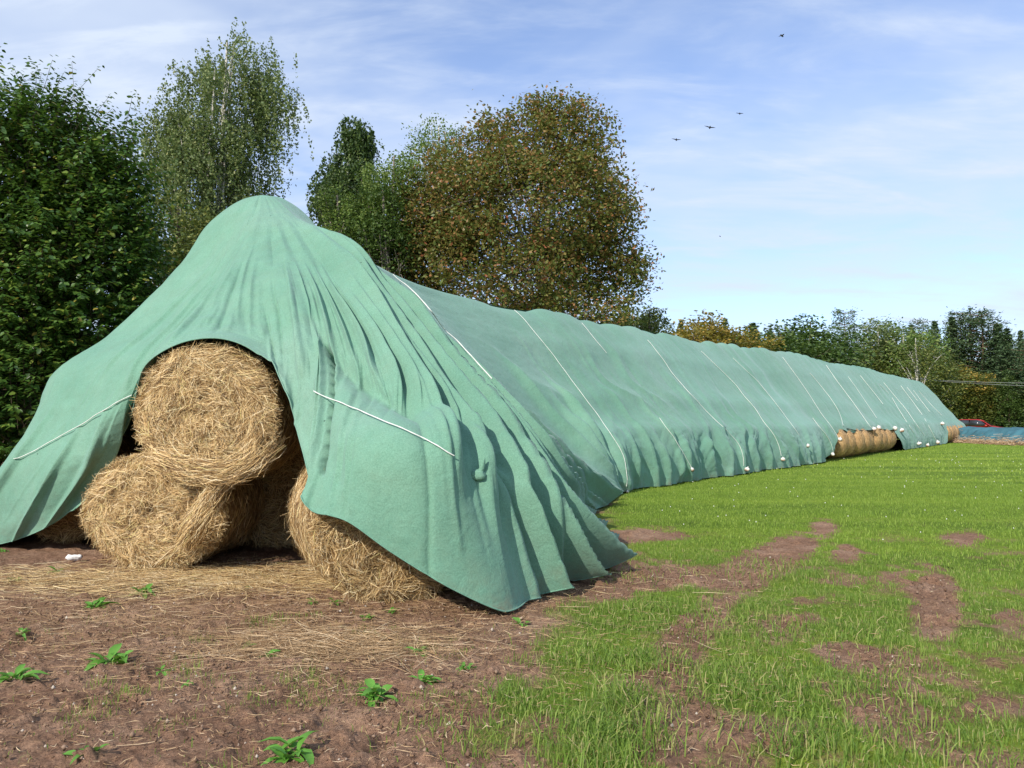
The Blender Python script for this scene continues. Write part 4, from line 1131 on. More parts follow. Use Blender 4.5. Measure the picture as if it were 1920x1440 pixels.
# crumbs and pebbles
n = 22000
X = rg.uniform(-4.5, 4.5, n); Y = rg.uniform(2.9, 9, n)
k = (grassness(X, Y) < .3); X = X[k]; Y = Y[k]; n = len(X)
s_ = np.minimum(rg.gamma(2, .0026, n), .018)
C = np.stack([X, Y, gz(X, Y) + .022], 1)
V_ = (C[:, None, :] + oc[None] * s_[:, None, None] * rg.uniform(.6, 1.3, (n, 6, 1))).reshape(-1, 3)
M['crumb'] = leaf_mat('soil_crumbs', [(0, (.12, .07, .045)), (.6, (.22, .14, .09)), (.93, (.30, .21, .15)), (1, (.5, .44, .36))], 0.0, .9, .1)
tag(np_mesh('soil_crumbs', V_, [(np.arange(n)[:, None, None] * 6 + tr[None]).reshape(-1, 3)], M['crumb'], None), 'loose crumbs of soil and small pebbles on the bare ground', 'soil', kind='stuff')

# weeds, each with its own leaves
def leaf_mesh(L, W, droop):
    ts = np.linspace(0, 1, 5)
    wd = np.array([.12, .62, 1.0, .75, .05]) * W / 2
    V_ = []
    for t, w_ in zip(ts, wd):
        xx = L * t; zz = L * (.55 * t - droop * t * t)
        V_ += [(xx, -w_, zz + w_ * .45), (xx, 0, zz), (xx, w_, zz + w_ * .45)]
    Q_ = []
    for k in range(4):
        a = k * 3
        Q_ += [(a, a + 1, a + 4, a + 3), (a + 1, a + 2, a + 5, a + 4)]
    me = np_mesh('leaf', V_, [np.array(Q_)], M['weed'], None, True, make_obj=False)
    return me
LM = [leaf_mesh(.13, .055, .35), leaf_mesh(.10, .045, .6), leaf_mesh(.15, .05, .7), leaf_mesh(.08, .05, .3)]
WEEDS = [
 (210, 1245, 1.0, 13, 'broad leafed weed, the brightest rosette on the left soil'), (30, 1275, .85, 10, 'low weed at the left edge below the brightest rosette'),
 (268, 1112, .85, 13, 'dense dark weed directly below the wide sagging bale'), (185, 1140, .95, 14, 'spreading weed left of the dense dark one'),
 (110, 1075, .75, 11, 'weed beside the white plastic scrap'), (22, 1090, .6, 8, 'thin weed at the left edge below the sheet corner'), (5, 1033, .6, 8, 'weed cut by the left edge under the sheet'),
 (465, 1215, .5, 9, 'upper one of the two weeds under the greyish straw heap'), (505, 1235, .55, 10, 'right one of the two weeds under the greyish straw heap'),
 (305, 1265, .35, 7, 'small round weed right of the brightest rosette'), (40, 1190, .5, 8, 'faint weed above the left edge weed'),
 (700, 1305, .95, 14, 'large spreading weed in the bottom centre of the soil'), (795, 1280, .65, 10, 'upright weed right of the large spreading one'),
 (875, 1255, .5, 9, 'flat weed left of the first thick grass tuft'), (790, 1225, .6, 10, 'pale weed between the front right bale and the bottom soil'),
 (585, 1132, .55, 9, 'left weed at the foot of the front right bale'), (628, 1135, .5, 9, 'second weed touching the front right bale'),
 (685, 1165, .6, 9, 'weed in front of the front right bale'), (735, 1152, .45, 7, 'small bright weed before the front right bale'),
 (540, 1420, 1.0, 13, 'leafy weed at the bottom edge left of centre'), (170, 1425, .6, 8, 'sparse weed in the bottom left corner'), (980, 1175, .5, 8, 'small weed under the near corner of the sheet'),
 (350, 1290, .3, 6, 'tiny sprout in the middle of the left soil'), (465, 1105, .35, 6, 'tiny sprout in the straw below the shaded bale')]
for px, py, s_, nl, lab in WEEDS:
    c = ground_at(px, py)
    root = empty('weed', (c[0], c[1], float(gz(c[0], c[1])) + .01), random.uniform(0, 6)); tag(root, lab, 'weed', 'weeds on the bare soil')
    s_ *= 1.12; nl = int(nl * 1.7)
    for k in range(nl):
        o = bpy.data.objects.new('leaf', random.choice(LM)); link(o, root)
        sc_ = s_ * random.uniform(.7, 1.2)
        o.location = (random.uniform(-.03, .03) * s_ * 1.5, random.uniform(-.03, .03) * s_ * 1.5, 0)
        o.rotation_euler = (random.uniform(-.3, .3), random.uniform(-.5, .45), k * 6.283 / nl + random.uniform(-.3, .3))
        o.scale = (sc_, sc_ * random.uniform(.7, 1.1), sc_)
# white plastic scrap
p = ground_at(140, 1053)
v_, q_ = lumpy(.05, 8, 2.0, .9, .5, 26)
v_[:, 2] += .02 * fbm(v_[:, 0] * 30, v_[:, 1] * 30, 700, 3); v_[:, 1] += .03 * fbm(v_[:, 0] * 22, v_[:, 2] * 22, 703, 3)
rt = np_mesh('plastic_scrap', v_, [q_], M['plastic'], None, True); rt.location = (p[0], p[1], .045); rt.rotation_euler = (0, 0, .35)
tag(rt, 'crumpled white plastic scrap on the soil left of the sagging bale', 'scrap')

# ------------------------------------------------------------------ trees
def leaves_mesh(C, size, name, mat, parent, seed, updir=.45, droop=0.0, aspect=.62, make_obj=True):
    rg = np.random.default_rng(seed); n = len(C)
    Nr = rg.normal(0, 1, (n, 3)); Nr[:, 2] = np.abs(Nr[:, 2]) + updir; Nr /= np.linalg.norm(Nr, axis=1, keepdims=True)
    D_ = rg.normal(0, 1, (n, 3)); D_[:, 2] -= droop
    D_ -= Nr * np.sum(D_ * Nr, 1, keepdims=True); D_ /= np.linalg.norm(D_, axis=1, keepdims=True) + 1e-9
    S_ = np.cross(Nr, D_)
    L = (size * rg.uniform(.65, 1.3, n))[:, None]
    V_ = np.stack([C - D_ * L * .5, C + S_ * L * aspect * .5 - Nr * L * .08, C + D_ * L * .55 - Nr * L * .1, C - S_ * L * aspect * .5 - Nr * L * .08], 1).reshape(-1, 3)
    b = np.arange(n)[:, None] * 4
    return np_mesh(name, V_, [np.concatenate([b, b + 1, b + 2, b + 3], 1)], mat, parent, make_obj=make_obj)

def sample_blobs(blobs, n, rg, shell=.55):
    B = np.array(blobs, float)                 # cx,cy,cz,rx,ry,rz
    vol = (B[:, 3] * B[:, 4] * B[:, 5]) ** .66
    k = rg.choice(len(B), n, p=vol / vol.sum())
    d = rg.normal(0, 1, (n, 3)); d /= np.linalg.norm(d, axis=1, keepdims=True)
    q = rg.uniform(0, 1, n) ** (1 / 3.0 * shell)
    return B[k, :3] + d * B[k, 3:] * q[:, None], d, k

def branch_set(mb, base, top, targets, r0, rg, nl=10, sides=7):
    base = np.array(base, float); top = np.array(top, float)
    n = 9
    wob_ = np.cumsum(rg.normal(0, .05, (n, 3)), 0) * np.array((1, 1, 0)) * np.linalg.norm(top - base) / 9
    wob_[0] = 0
    T_ = base + (top - base) * np.linspace(0, 1, n)[:, None] + wob_
    mb.tube(T_, np.linspace(r0, r0 * .18, n), sides)
    for q in range(nl):
        tg = targets[rg.integers(len(targets))]
        k = rg.uniform(.25, .75); s0 = catmull(T_, np.array([k * (n - 1)]))[0]
        if tg[2] < s0[2]: tg = tg + np.array((0, 0, 1.0))
        m_ = (s0 + tg) / 2 + np.array((0, 0, np.linalg.norm(tg - s0) * .08)) + rg.normal(0, .12, 3)
        pts = catmull(np.array([s0, m_, tg]), np.linspace(0, 2, 7))
        mb.tube(pts, np.linspace(r0 * (1 - k) * .55, r0 * .05, 7), 5)
        for _ in range(3):
            s1 = pts[rg.integers(2, 6)]; e1 = s1 + rg.normal(0, 1, 3) * .4 + np.array((0, 0, .3))
            mb.tube(np.array([s1, (s1 + e1) / 2 + rg.normal(0, .05, 3), e1]), [r0 * .09, r0 * .06, r0 * .025], 4)

def px_blobs(lst, Y, dscale=1.0):
    out_ = []
    for (px, py, rx, ry) in lst:
        c = at(px, py, Y); k = Y / F
        out_.append((c[0], c[1], c[2], rx * k, max(rx, ry * .7) * k * dscale, ry * k))
    return out_

def broad_tree(label, Y, blobs_px, n, leaf, mat, bark, seed, clump=.35, per=26, trunk_px=None, r0=.2, cat='tree', group=None, shell=.5, twigs=14, name='broadleaf_tree', dscale=1.0, droop=0.0, cl_z=.8):
    rg = np.random.default_rng(seed)
    bl = px_blobs(blobs_px, Y, dscale)
    tpx = trunk_px if trunk_px is not None else blobs_px[0][0]
    X0 = (tpx - 960) / F * Y
    base = np.array((X0, Y, float(gz(X0, Y)) - .05))
    root = empty(name, tuple(base)); tag(root, label, cat, group)
    ncl = max(20, n // per)
    cc, d, k = sample_blobs(bl, ncl, rg, shell)
    own = rg.integers(0, ncl, n)
    csz = clump * rg.uniform(.5, 1.4, ncl)
    off = np.clip(rg.normal(0, 1, (n, 3)), -1.9, 1.9) * np.array((1, 1, cl_z))
    Cp = cc[own] + off * csz[own][:, None] * .55
    Cp[:, 2] = np.maximum(Cp[:, 2], .25)
    leaves_mesh(Cp - base, leaf, 'crown', mat, root, seed + 1, droop=droop)
    topz = max(b[2] + b[5] * .75 for b in bl); tb = max(bl, key=lambda b: b[2] + b[5])
    mb = MB()
    branch_set(mb, (0, 0, 0), (tb[0] - base[0], tb[1] - base[1], topz - base[2]), [c - base for c in cc], r0, rg, twigs)
    mb.build('trunk', bark, root, True)
    return root

def shoot_tree(label, Y, blobs_px, n_shoots, leaf, mat, seed):
    """crown of upright shoots with alternating drooping leaves"""
    rg = np.random.default_rng(seed)
    bl = px_blobs(blobs_px, Y)
    X0 = (40 - 960) / F * Y
    base = np.array((X0, Y, 0.0)); root = empty('linden_tree', tuple(base)); tag(root, label, 'tree')
    s0, d, k = sample_blobs(bl, n_shoots, rg, .42)
    L = rg.uniform(.35, 1.0, n_shoots) * np.where(d[:, 2] > .2, 1.2, 1)
    hi_ = (s0[:, 2] > 6.2) & (rg.uniform(0, 1, n_shoots) < .12); L = np.where(hi_, 1.5, L)
    d = np.where(hi_[:, None], np.array((.25, -.1, 1.3)), d)
    Dr = d * np.array((.8, .8, .35)) + np.array((.12, -.1, .55)) + rg.normal(0, .25, (n_shoots, 3))
    Dr /= np.linalg.norm(Dr, axis=1, keepdims=True)
    per = 18
    tt = np.linspace(.05, 1, per)
    pos = s0[:, None, :] + Dr[:, None, :] * (L[:, None] * tt[None])[..., None] + np.array((0, 0, -.18)) * (tt ** 2 * 1.0)[None, :, None] * L[:, None, None]
    side_ = np.cross(Dr, (0, 0, 1.0)); side_ /= np.linalg.norm(side_, axis=1, keepdims=True) + 1e-9
    alt = np.where(np.arange(per) % 2 == 0, 1, -1)
    lf = leaf * rg.uniform(.6, 1.25, (n_shoots, per)) * (1.1 - .45 * tt)[None]
    Ld = side_[:, None, :] * alt[None, :, None] * .9 + Dr[:, None, :] * .35 + np.array((0, 0, -.45)) + rg.normal(0, .3, (n_shoots, per, 3))
    Ld /= np.linalg.norm(Ld, axis=2, keepdims=True)
    Nr = np.array((0, 0, 1.0)) + Dr[:, None, :] * .2 + rg.normal(0, .32, (n_shoots, per, 3))
    S_ = np.cross(Nr, Ld); S_ /= np.linalg.norm(S_, axis=2, keepdims=True) + 1e-9
    N2 = np.cross(Ld, S_)
    b0 = pos + Ld * .01
    l3 = lf[..., None]
    V_ = np.stack([b0, b0 + Ld * l3 * .35 + S_ * l3 * .38, b0 + Ld * l3 * .8 + S_ * l3 * .25 - N2 * l3 * .1, b0 + Ld * l3 * 1.08 - N2 * l3 * .2,
                   b0 + Ld * l3 * .8 - S_ * l3 * .25 - N2 * l3 * .1, b0 + Ld * l3 * .35 - S_ * l3 * .38], 2).reshape(-1, 3) - base
    b = np.arange(n_shoots * per)[:, None] * 6
    np_mesh('crown', V_, [np.concatenate([np.concatenate([b, b + 1, b + 2, b + 3], 1), np.concatenate([b, b + 3, b + 4, b + 5], 1)])], mat, root)
    mb = MB()
    cc = [c - base for c in s0[:400]]
    branch_set(mb, (0, 0, 0), (.3, 0, 6.2), cc, .2, rg, 40)
    for q in range(0, n_shoots, 2):
        a0 = s0[q] - base; mb.tube(np.array([a0 - Dr[q] * .5, a0, a0 + Dr[q] * L[q] * .9 + np.array((0, 0, -.15 * L[q]))]), [.01, .007, .003], 3)
    mb.build('trunk', M['bark'], root, True)
    return root

def birch_tree(label, Y, blobs_px, n_strands, leaf, mat, seed, hang=(.8, 2.6), per=26, trunk_px=400, group=None, r0=.2, stems=3):
    rg = np.random.default_rng(seed)
    bl = px_blobs(blobs_px, Y)
    X0 = (trunk_px - 960) / F * Y
    base = np.array((X0, Y, 0.0)); root = empty('birch_tree', tuple(base)); tag(root, label, 'tree', group)
    # limbs first: strands hang from limb ends gathered in clumps
    nc_ = max(14, n_strands // 46)
    cc, d, k = sample_blobs(bl, nc_, rg, .8)
    own = rg.integers(0, nc_, n_strands)
    s0 = cc[own] + rg.normal(0, 1, (n_strands, 3)) * np.array((.24, .34, .42))
    L = rg.uniform(hang[0], hang[1], n_strands) * rg.uniform(.5, 1, nc_)[own]
    tt = rg.uniform(0, 1, (n_strands, per)) ** .9
    drift = rg.normal(0, .13, (n_strands, 2))
    pos = np.empty((n_strands, per, 3))
    pos[..., 0] = s0[:, None, 0] + drift[:, None, 0] * np.sqrt(tt) * 1.6 + .12 * tt
    pos[..., 1] = s0[:, None, 1] + drift[:, None, 1] * np.sqrt(tt) * 1.6
    pos[..., 2] = s0[:, None, 2] + .25 * np.sin(tt * 3.1) * .4 - L[:, None] * tt
    pos += rg.normal(0, .045, pos.shape)
    C = pos.reshape(-1, 3); C[:, 2] = np.maximum(C[:, 2], .3)
    leaves_mesh(C - base, leaf, 'crown', mat, root, seed + 1, updir=.1, droop=.9, aspect=.75)
    mb = MB(); cr = [c - base + np.array((0, 0, .1)) for c in cc]
    tops = sorted(bl, key=lambda b: -(b[2] + b[5]))[:stems]
    for q, tb in enumerate(tops):
        branch_set(mb, (rg.normal(0, .2) * q, rg.normal(0, .2) * q, 0), (tb[0] - base[0], tb[1] - base[1], tb[2] - tb[5] * 1.6), cr, r0 * (1 - .2 * q), rg, 12)
    mb.build('trunk', M['bark_birch'], root, True)
    return root

shoot_tree('big dark leafy tree filling the left edge with upright shoots', 15.5,
           [(10, 350, 140, 150), (105, 300, 75, 105), (150, 360, 80, 100), (-120, 340, 160, 170), (190, 420, 70, 110), (100, 560, 150, 170), (-80, 600, 190, 200), (190, 600, 90, 130), (60, 760, 160, 130), (-110, 800, 170, 120), (70, 235, 40, 45), (225, 340, 20, 60), (150, 480, 120, 120)],
           6000, .128, M['lf_linden'], 61)
birch_tree('tall weeping birch behind the peak of the sheet', 27,
           [(425, 110, 75, 60), (400, 190, 90, 80), (500, 190, 50, 70), (330, 240, 50, 70), (480, 260, 60, 70), (400, 320, 100, 90), (300, 300, 36, 50), (525, 215, 28, 50), (370, 430, 90, 90), (440, 420, 70, 70), (425, 72, 45, 45), (440, 50, 25, 22)],
           3600, .092, M['lf_birch'], 62, per=23, trunk_px=390)
broad_tree('bushy olive green tree below the weeping birch', 22, [(330, 440, 75, 75), (390, 480, 70, 60), (300, 520, 70, 80), (350, 620, 90, 90)], 14000, .11, M['lf_olive'], M['bark'], 63, trunk_px=340)
birch_tree('dark crooked birch between the weeping birch and the rusty tree', 34,
           [(665, 265, 26, 28), (650, 310, 38, 35), (600, 340, 28, 25), (625, 380, 45, 35), (670, 350, 30, 40)], 1500, .12, M['lf_birch_dark'], 64, hang=(.5, 1.8), per=24, trunk_px=640, stems=1)
broad_tree('small light green tree in front of the dark birch', 29, [(632, 390, 42, 40), (650, 440, 60, 50), (620, 470, 45, 50)], 7500, .11, M['lf_light'], M['bark_grey'], 65, trunk_px=640, clump=.3)
broad_tree('light green tree left of the rusty tree', 30, [(715, 350, 42, 50), (750, 330, 38, 42), (720, 430, 60, 70), (690, 400, 35, 50)], 10000, .11, M['lf_light'], M['bark_grey'], 66, trunk_px=720, clump=.35)
broad_tree('sparse pale birch top showing behind the rusty tree', 36, [(815, 262, 42, 45), (800, 300, 55, 40), (850, 280, 30, 40), (780, 340, 50, 40)], 4500, .12, M['lf_light'], M['bark_birch'], 67, clump=.5, trunk_px=810, name='birch_tree')
broad_tree('wide rust tinged tree with reddish brown leaves behind the sheet', 31,
           [(1010, 270, 105, 85), (1080, 270, 75, 80), (930, 300, 80, 75), (985, 400, 190, 130), (1090, 400, 110, 110), (850, 400, 110, 100), (800, 460, 100, 100), (1120, 500, 75, 80), (930, 520, 180, 120), (850, 330, 65, 60), (780, 405, 65, 65), (735, 480, 50, 70), (1160, 520, 55, 60), (770, 540, 70, 80), (1050, 600, 140, 60), (1010, 215, 26, 26), (1150, 400, 40, 60), (1195, 500, 20, 50), (915, 230, 16, 26)],
           105000, .15, M['lf_rust'], M['bark_grey'], 68, clump=.55, per=30, trunk_px=1000, r0=.22, twigs=50, shell=.75)
broad_tree('mid green tree merging with the left flank of the rusty tree', 29, [(715, 395, 40, 50), (690, 460, 55, 55), (730, 470, 45, 60)], 9000, .12, M['lf_green'], M['bark_grey'], 168, trunk_px=745, clump=.4)
broad_tree('olive bush at the right foot of the rusty tree', 40, [(1195, 605, 40, 26), (1225, 600, 26, 24), (1170, 625, 40, 30)], 3500, .13, M['lf_olive'], M['bark'], 69, trunk_px=1200)

# background wood: prototypes, then copies
def proto_broad(seed, n, leaf, mat, bark, h=12, w=4.0, shapes=5, sparse=1.0):
    rg = np.random.default_rng(seed)
    bl = []
    for q in range(shapes):
        bl.append((rg.normal(0, w * .22), rg.normal(0, w * .22), h * rg.uniform(.42, .78), w * rg.uniform(.35, .62), w * rg.uniform(.35, .6), h * rg.uniform(.14, .24)))
    bl.append((0, 0, h * .5, w * .7, w * .7, h * .3)); bl.append((0, 0, h * .82, w * .3, w * .3, h * .17)); bl.append((0, 0, h * .25, w * .6, w * .6, h * .2))
    ncl = n // 24
    cc, d, k = sample_blobs(bl, ncl, rg, .5)
    own = rg.integers(0, ncl, n)
    C = cc[own] + np.clip(rg.normal(0, 1, (n, 3)), -1.7, 1.7) * (.42 * sparse * rg.uniform(.5, 1.3, ncl))[own][:, None] * np.array((1, 1, .75))
    C[:, 2] = np.maximum(C[:, 2], .3)
    lm = leaves_mesh(C, leaf, 'crown', mat, None, seed, make_obj=False)
    mb = MB(); branch_set(mb, (0, 0, -.1), (0, 0, h * .92), list(cc), .2, rg, 16)
    return lm, mb.build('trunk', bark, None, True, make_obj=False)
def proto_conifer(seed, h=14, w=3.0, pine=False):
    rg = np.random.default_rng(seed)
    C = []; mb = MB()
    tr_ = np.array([(0, 0, -.1), (.05, 0, h * .4), (-.05, .05, h * .75), (0, 0, h)])
    mb.tube(tr_, [.22, .16, .09, .02], 7)
    z = h * (.42 if pine else .08)
    while z < h * .99:
        k = (z / h)
        if pine: R_ = w * (.42 + .5 * math.sin((k - .42) / .58 * 2.6 + .4)) * rg.uniform(.6, 1.15)
        else: R_ = w * (1 - k) ** .95 * rg.uniform(.75, 1.15)
        R_ = max(R_, .07)
        nb = 6 if not pine else 5
        a0 = rg.uniform(0, 6.28)
        for q in range(nb):
            a = a0 + q * 6.283 / nb + rg.normal(0, .25); rr = R_ * rg.uniform(.7, 1.1)
            tip = np.array((math.cos(a) * rr, math.sin(a) * rr, z + (rr * .25 if pine else -rr * .22)))
            s_ = np.array((0, 0, z))
            mb.tube(np.array([s_, (s_ + tip) / 2 + (0, 0, .05), tip]), [.04, .028, .01], 4)
            m_ = int((60 if not pine else 70) * max(.4, rr / w * 1.5))
            t_ = rg.uniform(.15 if not pine else .45, 1.05, m_)
            P_ = s_ + (tip - s_) * t_[:, None] + rg.normal(0, 1, (m_, 3)) * (np.array((.22, .22, .17)) * min(1, .25 + R_) if not pine else np.array((.34, .34, .2)))
            C.append(P_)
        z += rg.uniform(.28, .42) * (1.7 if pine else 1) * h / 14
    C = np.concatenate(C)
    lm = leaves_mesh(C, .36 if not pine else .32, 'crown', M['lf_pine'], None, seed, updir=.8, aspect=.4, make_obj=False)
    return lm, mb.build('trunk', M['bark_pine'] if pine else M['bark'], None, True, make_obj=False)
PR = {
 'stem': proto_broad(21, 3200, .24, M['lf_olive'], M['bark_birch'], 13, 3.0, 6, 1.3),
 'green': proto_broad(1, 10000, .27, M['lf_green'], M['bark']), 'olive': proto_broad(2, 10000, .25, M['lf_olive'], M['bark_grey']),
 'yellow': proto_broad(3, 10000, .27, M['lf_yellow'], M['bark']), 'birch': proto_broad(4, 9000, .23, M['lf_birch'], M['bark_birch'], 13, 3.4, 6, 1.3),
 'light': proto_broad(5, 10000, .25, M['lf_light'], M['bark_birch'], 12, 3.6, 6, 1.1), 'olive2': proto_broad(12, 10000, .25, M['lf_olive'], M['bark_birch'], 12, 3.6, 7, 1.2),
 'spruce': proto_conifer(6, 14, 3.6), 'spruce2': proto_conifer(7, 14, 3.0), 'pine': proto_conifer(8, 15, 3.0, True), 'pine2': proto_conifer(9, 15, 3.4, True)}
HT = {'stem': 13, 'green': 12, 'olive': 12, 'yellow': 12, 'birch': 13, 'light': 12, 'olive2': 12, 'spruce': 14, 'spruce2': 14, 'pine': 15, 'pine2': 15}
KN = {'stem': 'birch_tree', 'green': 'broadleaf_tree', 'olive': 'broadleaf_tree', 'yellow': 'broadleaf_tree', 'birch': 'birch_tree', 'light': 'birch_tree', 'olive2': 'broadleaf_tree', 'spruce': 'spruce_tree', 'spruce2': 'spruce_tree', 'pine': 'pine_tree', 'pine2': 'pine_tree'}
WOOD = [  # px, top py, Y, kind, width factor, label
 (1170, 600, 56, 'olive', 1.1, 'olive tree just right of the rusty crown'), (1215, 590, 58, 'olive2', 1.0, 'greenish tree top between the rusty tree and the spruce tip'), (1290, 618, 54, 'yellow', 1.2, 'low yellowing tree close behind the ridge'),
 (1325, 600, 60, 'yellow', 1.2, 'highest yellow brown tree over the ridge'), (1375, 628, 58, 'yellow', 1.0, 'dull yellow tree right of the orange tinted one'), (1400, 625, 60, 'green', 1.2, 'green tree before the foot of the broad spruce'),
 (1455, 622, 62, 'green', 1.2, 'green tree left of the round dark ones'), (1525, 628, 64, 'green', 1.3, 'full green tree between the two tallest round ones'), (1560, 662, 66, 'olive', 1.2, 'olive tree left below the lone pine'), (1605, 672, 70, 'green', 1.2, 'low green tree right below the lone pine'),
 (1277, 598, 62, 'spruce', .8, 'spruce tip left of the yellowing trees'), (1305, 606, 60, 'yellow', 1.1, 'yellowing tree right behind the spruce tip'),
 (1340, 612, 58, 'yellow', 1.1, 'orange tinted tree over the middle of the ridge'), (1359, 594, 66, 'spruce2', 1.0, 'narrow spruce at the right end of the yellowing trees'),
 (1250, 632, 64, 'olive', 1, 'low olive tree in the gap right of the rusty tree'), (1412, 604, 74, 'spruce', 1.3, 'broad spruce left of the dark green trees'), (1385, 640, 70, 'olive', 1.1, 'low olive tree before the broad spruce'),
 (1445, 612, 80, 'spruce2', .8, 'thin spruce tip next to the broad spruce'), (1430, 640, 66, 'green', 1.1, 'dark green tree in front of the thin spruce'),
 (1480, 612, 66, 'green', 1.25, 'round dark green tree over the far half of the ridge'), (1512, 604, 68, 'green', 1.3, 'tallest of the round dark green trees'),
 (1545, 642, 70, 'green', 1.2, 'dark green tree right of the tallest round one'), (1583, 584, 84, 'pine', .75, 'lone sparse pine standing against the sky'),
 (1575, 668, 74, 'green', 1.1, 'low dark tree at the foot of the lone pine'), (1622, 660, 80, 'olive', 1.1, 'low olive tree in the gap before the wood'),
 (1640, 612, 82, 'birch', 1.1, 'pale birch at the left end of the wood'), (1662, 618, 84, 'birch', 1.1, 'second birch from the left end of the wood'), (1690, 622, 80, 'light', 1.1, 'light green birch in the left part of the wood'),
 (1708, 605, 96, 'spruce2', 1, 'spruce behind the white stemmed birches'), (1723, 602, 88, 'pine2', .8, 'pine crown above the white stemmed birch'), (1724, 632, 72, 'stem', .9, 'white stemmed birch in the middle of the wood'),
 (1752, 600, 96, 'spruce', 1, 'spruce between the pines of the wood'), (1745, 660, 78, 'olive2', 1.1, 'olive tree beside the white stemmed birch'), (1765, 665, 84, 'olive', 1.2, 'dull olive tree before the tall pines'),
 (1785, 592, 92, 'spruce', 1, 'spruce left of the tallest pines'), (1800, 592, 94, 'pine2', 1, 'left one of the tall bluish pines'), (1820, 585, 92, 'pine', 1.2, 'tallest bluish pine of the wood'), (1840, 588, 90, 'pine2', 1.1, 'right one of the tall bluish pines'),
 (1800, 690, 85, 'yellow', 1.1, 'yellow brown tree before the tall pines'), (1835, 705, 84, 'olive2', 1.2, 'olive tree above the red car'), (1815, 700, 86, 'olive', .9, 'low leafy tree left above the red car'), (1780, 690, 84, 'olive', .9, 'low tree where the ridge of the sheet ends'),
 (1870, 606, 88, 'spruce', 1.3, 'dark broad spruce right of the red car'), (1888, 612, 84, 'spruce2', 1.2, 'spruce right behind the dark broad one'), (1913, 618, 84, 'spruce', .9, 'spruce at the right edge of the photograph'),
 (1890, 700, 82, 'green', .8, 'small leafy tree beside the bare pine trunk'), (1935, 640, 80, 'pine2', 1.1, 'pine cut by the right edge'), (1905, 660, 88, 'pine', .9, 'pine with a bare reddish trunk near the right edge'),
 (1855, 712, 87, 'green', .8, 'dark undergrowth tree behind the red car'), (1960, 620, 82, 'spruce', 1, 'spruce just beyond the right edge'), (1975, 680, 72, 'olive', 1, 'olive tree beyond the right edge'),
]
for k, (px, ty, Y, kind, wf, lab) in enumerate(WOOD):
    Y = Y + 0.0
    top = at(px, ty, Y); z0 = float(gz(top[0], Y))
    s_ = (top[2] - z0) / HT[kind] * (1.08 if HT[kind] < 14 else 1.0)
    root = empty(KN[kind], (top[0], Y, z0), random.uniform(0, 6.28)); tag(root, lab, 'tree', 'trees of the wood behind the field')
    if kind not in ('spruce', 'spruce2', 'pine', 'pine2'): wf *= 1.22
    else: wf *= 1.15
    root.scale = (s_ * wf, s_ * wf, s_)
    for nm, me in zip(('crown', 'trunk'), PR[kind]):
        link(bpy.data.objects.new(nm, me), root)
# dense dark undergrowth far behind, one mass
rg = np.random.default_rng(99); n = 42000
t_ = rg.uniform(0, 1, n); px = 1130 + t_ * 1000; Yb = 97 + rg.uniform(-5, 8, n)
X = (px - 960) / F * Yb; hh = (9.5 + 2.5 * fbm(px * .012, px * 0, 500, 3)) * rg.uniform(0, 1, n) ** .8
C = np.stack([X, Yb, hh], 1)
o = leaves_mesh(C, .5, 'undergrowth', M['lf_green'], None, 500); tag(o, 'dark far mass of undergrowth deep in the wood', 'undergrowth', kind='stuff')
# dark trees behind the left part of the stack, mostly hidden
for k, (px, ty, Y, kind, lab) in enumerate([(-60, 560, 24, 'green', 'dark tree behind the big leafy tree at the left edge'), (120, 600, 24, 'green', 'dark tree low behind the big leafy tree'), (250, 560, 26, 'green', 'dark tree between the big leafy tree and the birch'),
                                            (560, 560, 38, 'olive', 'low tree hidden behind the peak of the sheet')]):
    top = at(px, ty, Y); s_ = top[2] / HT[kind]
    root = empty('broadleaf_tree', (top[0], Y, 0), k * 1.3); tag(root, lab, 'tree')
    root.scale = (s_ * 1.4, s_ * 1.4, s_)
    for nm, me in zip(('crown', 'trunk'), PR[kind]): link(bpy.data.objects.new(nm, me), root)

# ------------------------------------------------------------------ far things at the right
def at_ground(px, Y): return ((px - 960) / F * Y, Y)
# low clamp under a blue green sheet
blue = simple('blue_green_sheet', (0.045, 0.135, 0.165), 0.55, noise=0.25, scale=1.2, bump=0.8, spec=.4)
prof = [(-1.6, 0.0), (-1.2, .55), (-.8, .92), (0, 1.05), (1.0, 1.0), (2.0, .6), (2.6, 0)]
a0 = np.array((*at_ground(1788, 62), 0)); a1 = np.array((*at_ground(1990, 50), 0))
n = 60; rows = []
dirv = (a1 - a0) / np.linalg.norm(a1 - a0); nrm = np.array((-dirv[1], dirv[0], 0))
for q in range(n):
    c = a0 + (a1 - a0) * q / (n - 1); en = min(1, q / 3 + .15)
    for (o_, z_) in prof:
        zz = z_ * en * (1 + .10 * math.sin(q * .9) + .06 * math.sin(q * 2.3 + o_))
        rows.append(c + nrm * (o_ * 1.0 + .1 * math.sin(q * 1.7)) + np.array((0, 0, zz + .01)))
m_ = len(prof); i_ = np.arange(n - 1)[:, None] * m_; j_ = np.arange(m_ - 1)[None, :]
cl = np_mesh('silage_clamp', np.array(rows), [np.stack([i_ + j_, i_ + m_ + j_, i_ + m_ + j_ + 1, i_ + j_ + 1], -1).reshape(-1, 4)], blue, None, True)
tag(cl, 'low heap covered with a dark blue green sheet before the wood', 'covered heap')
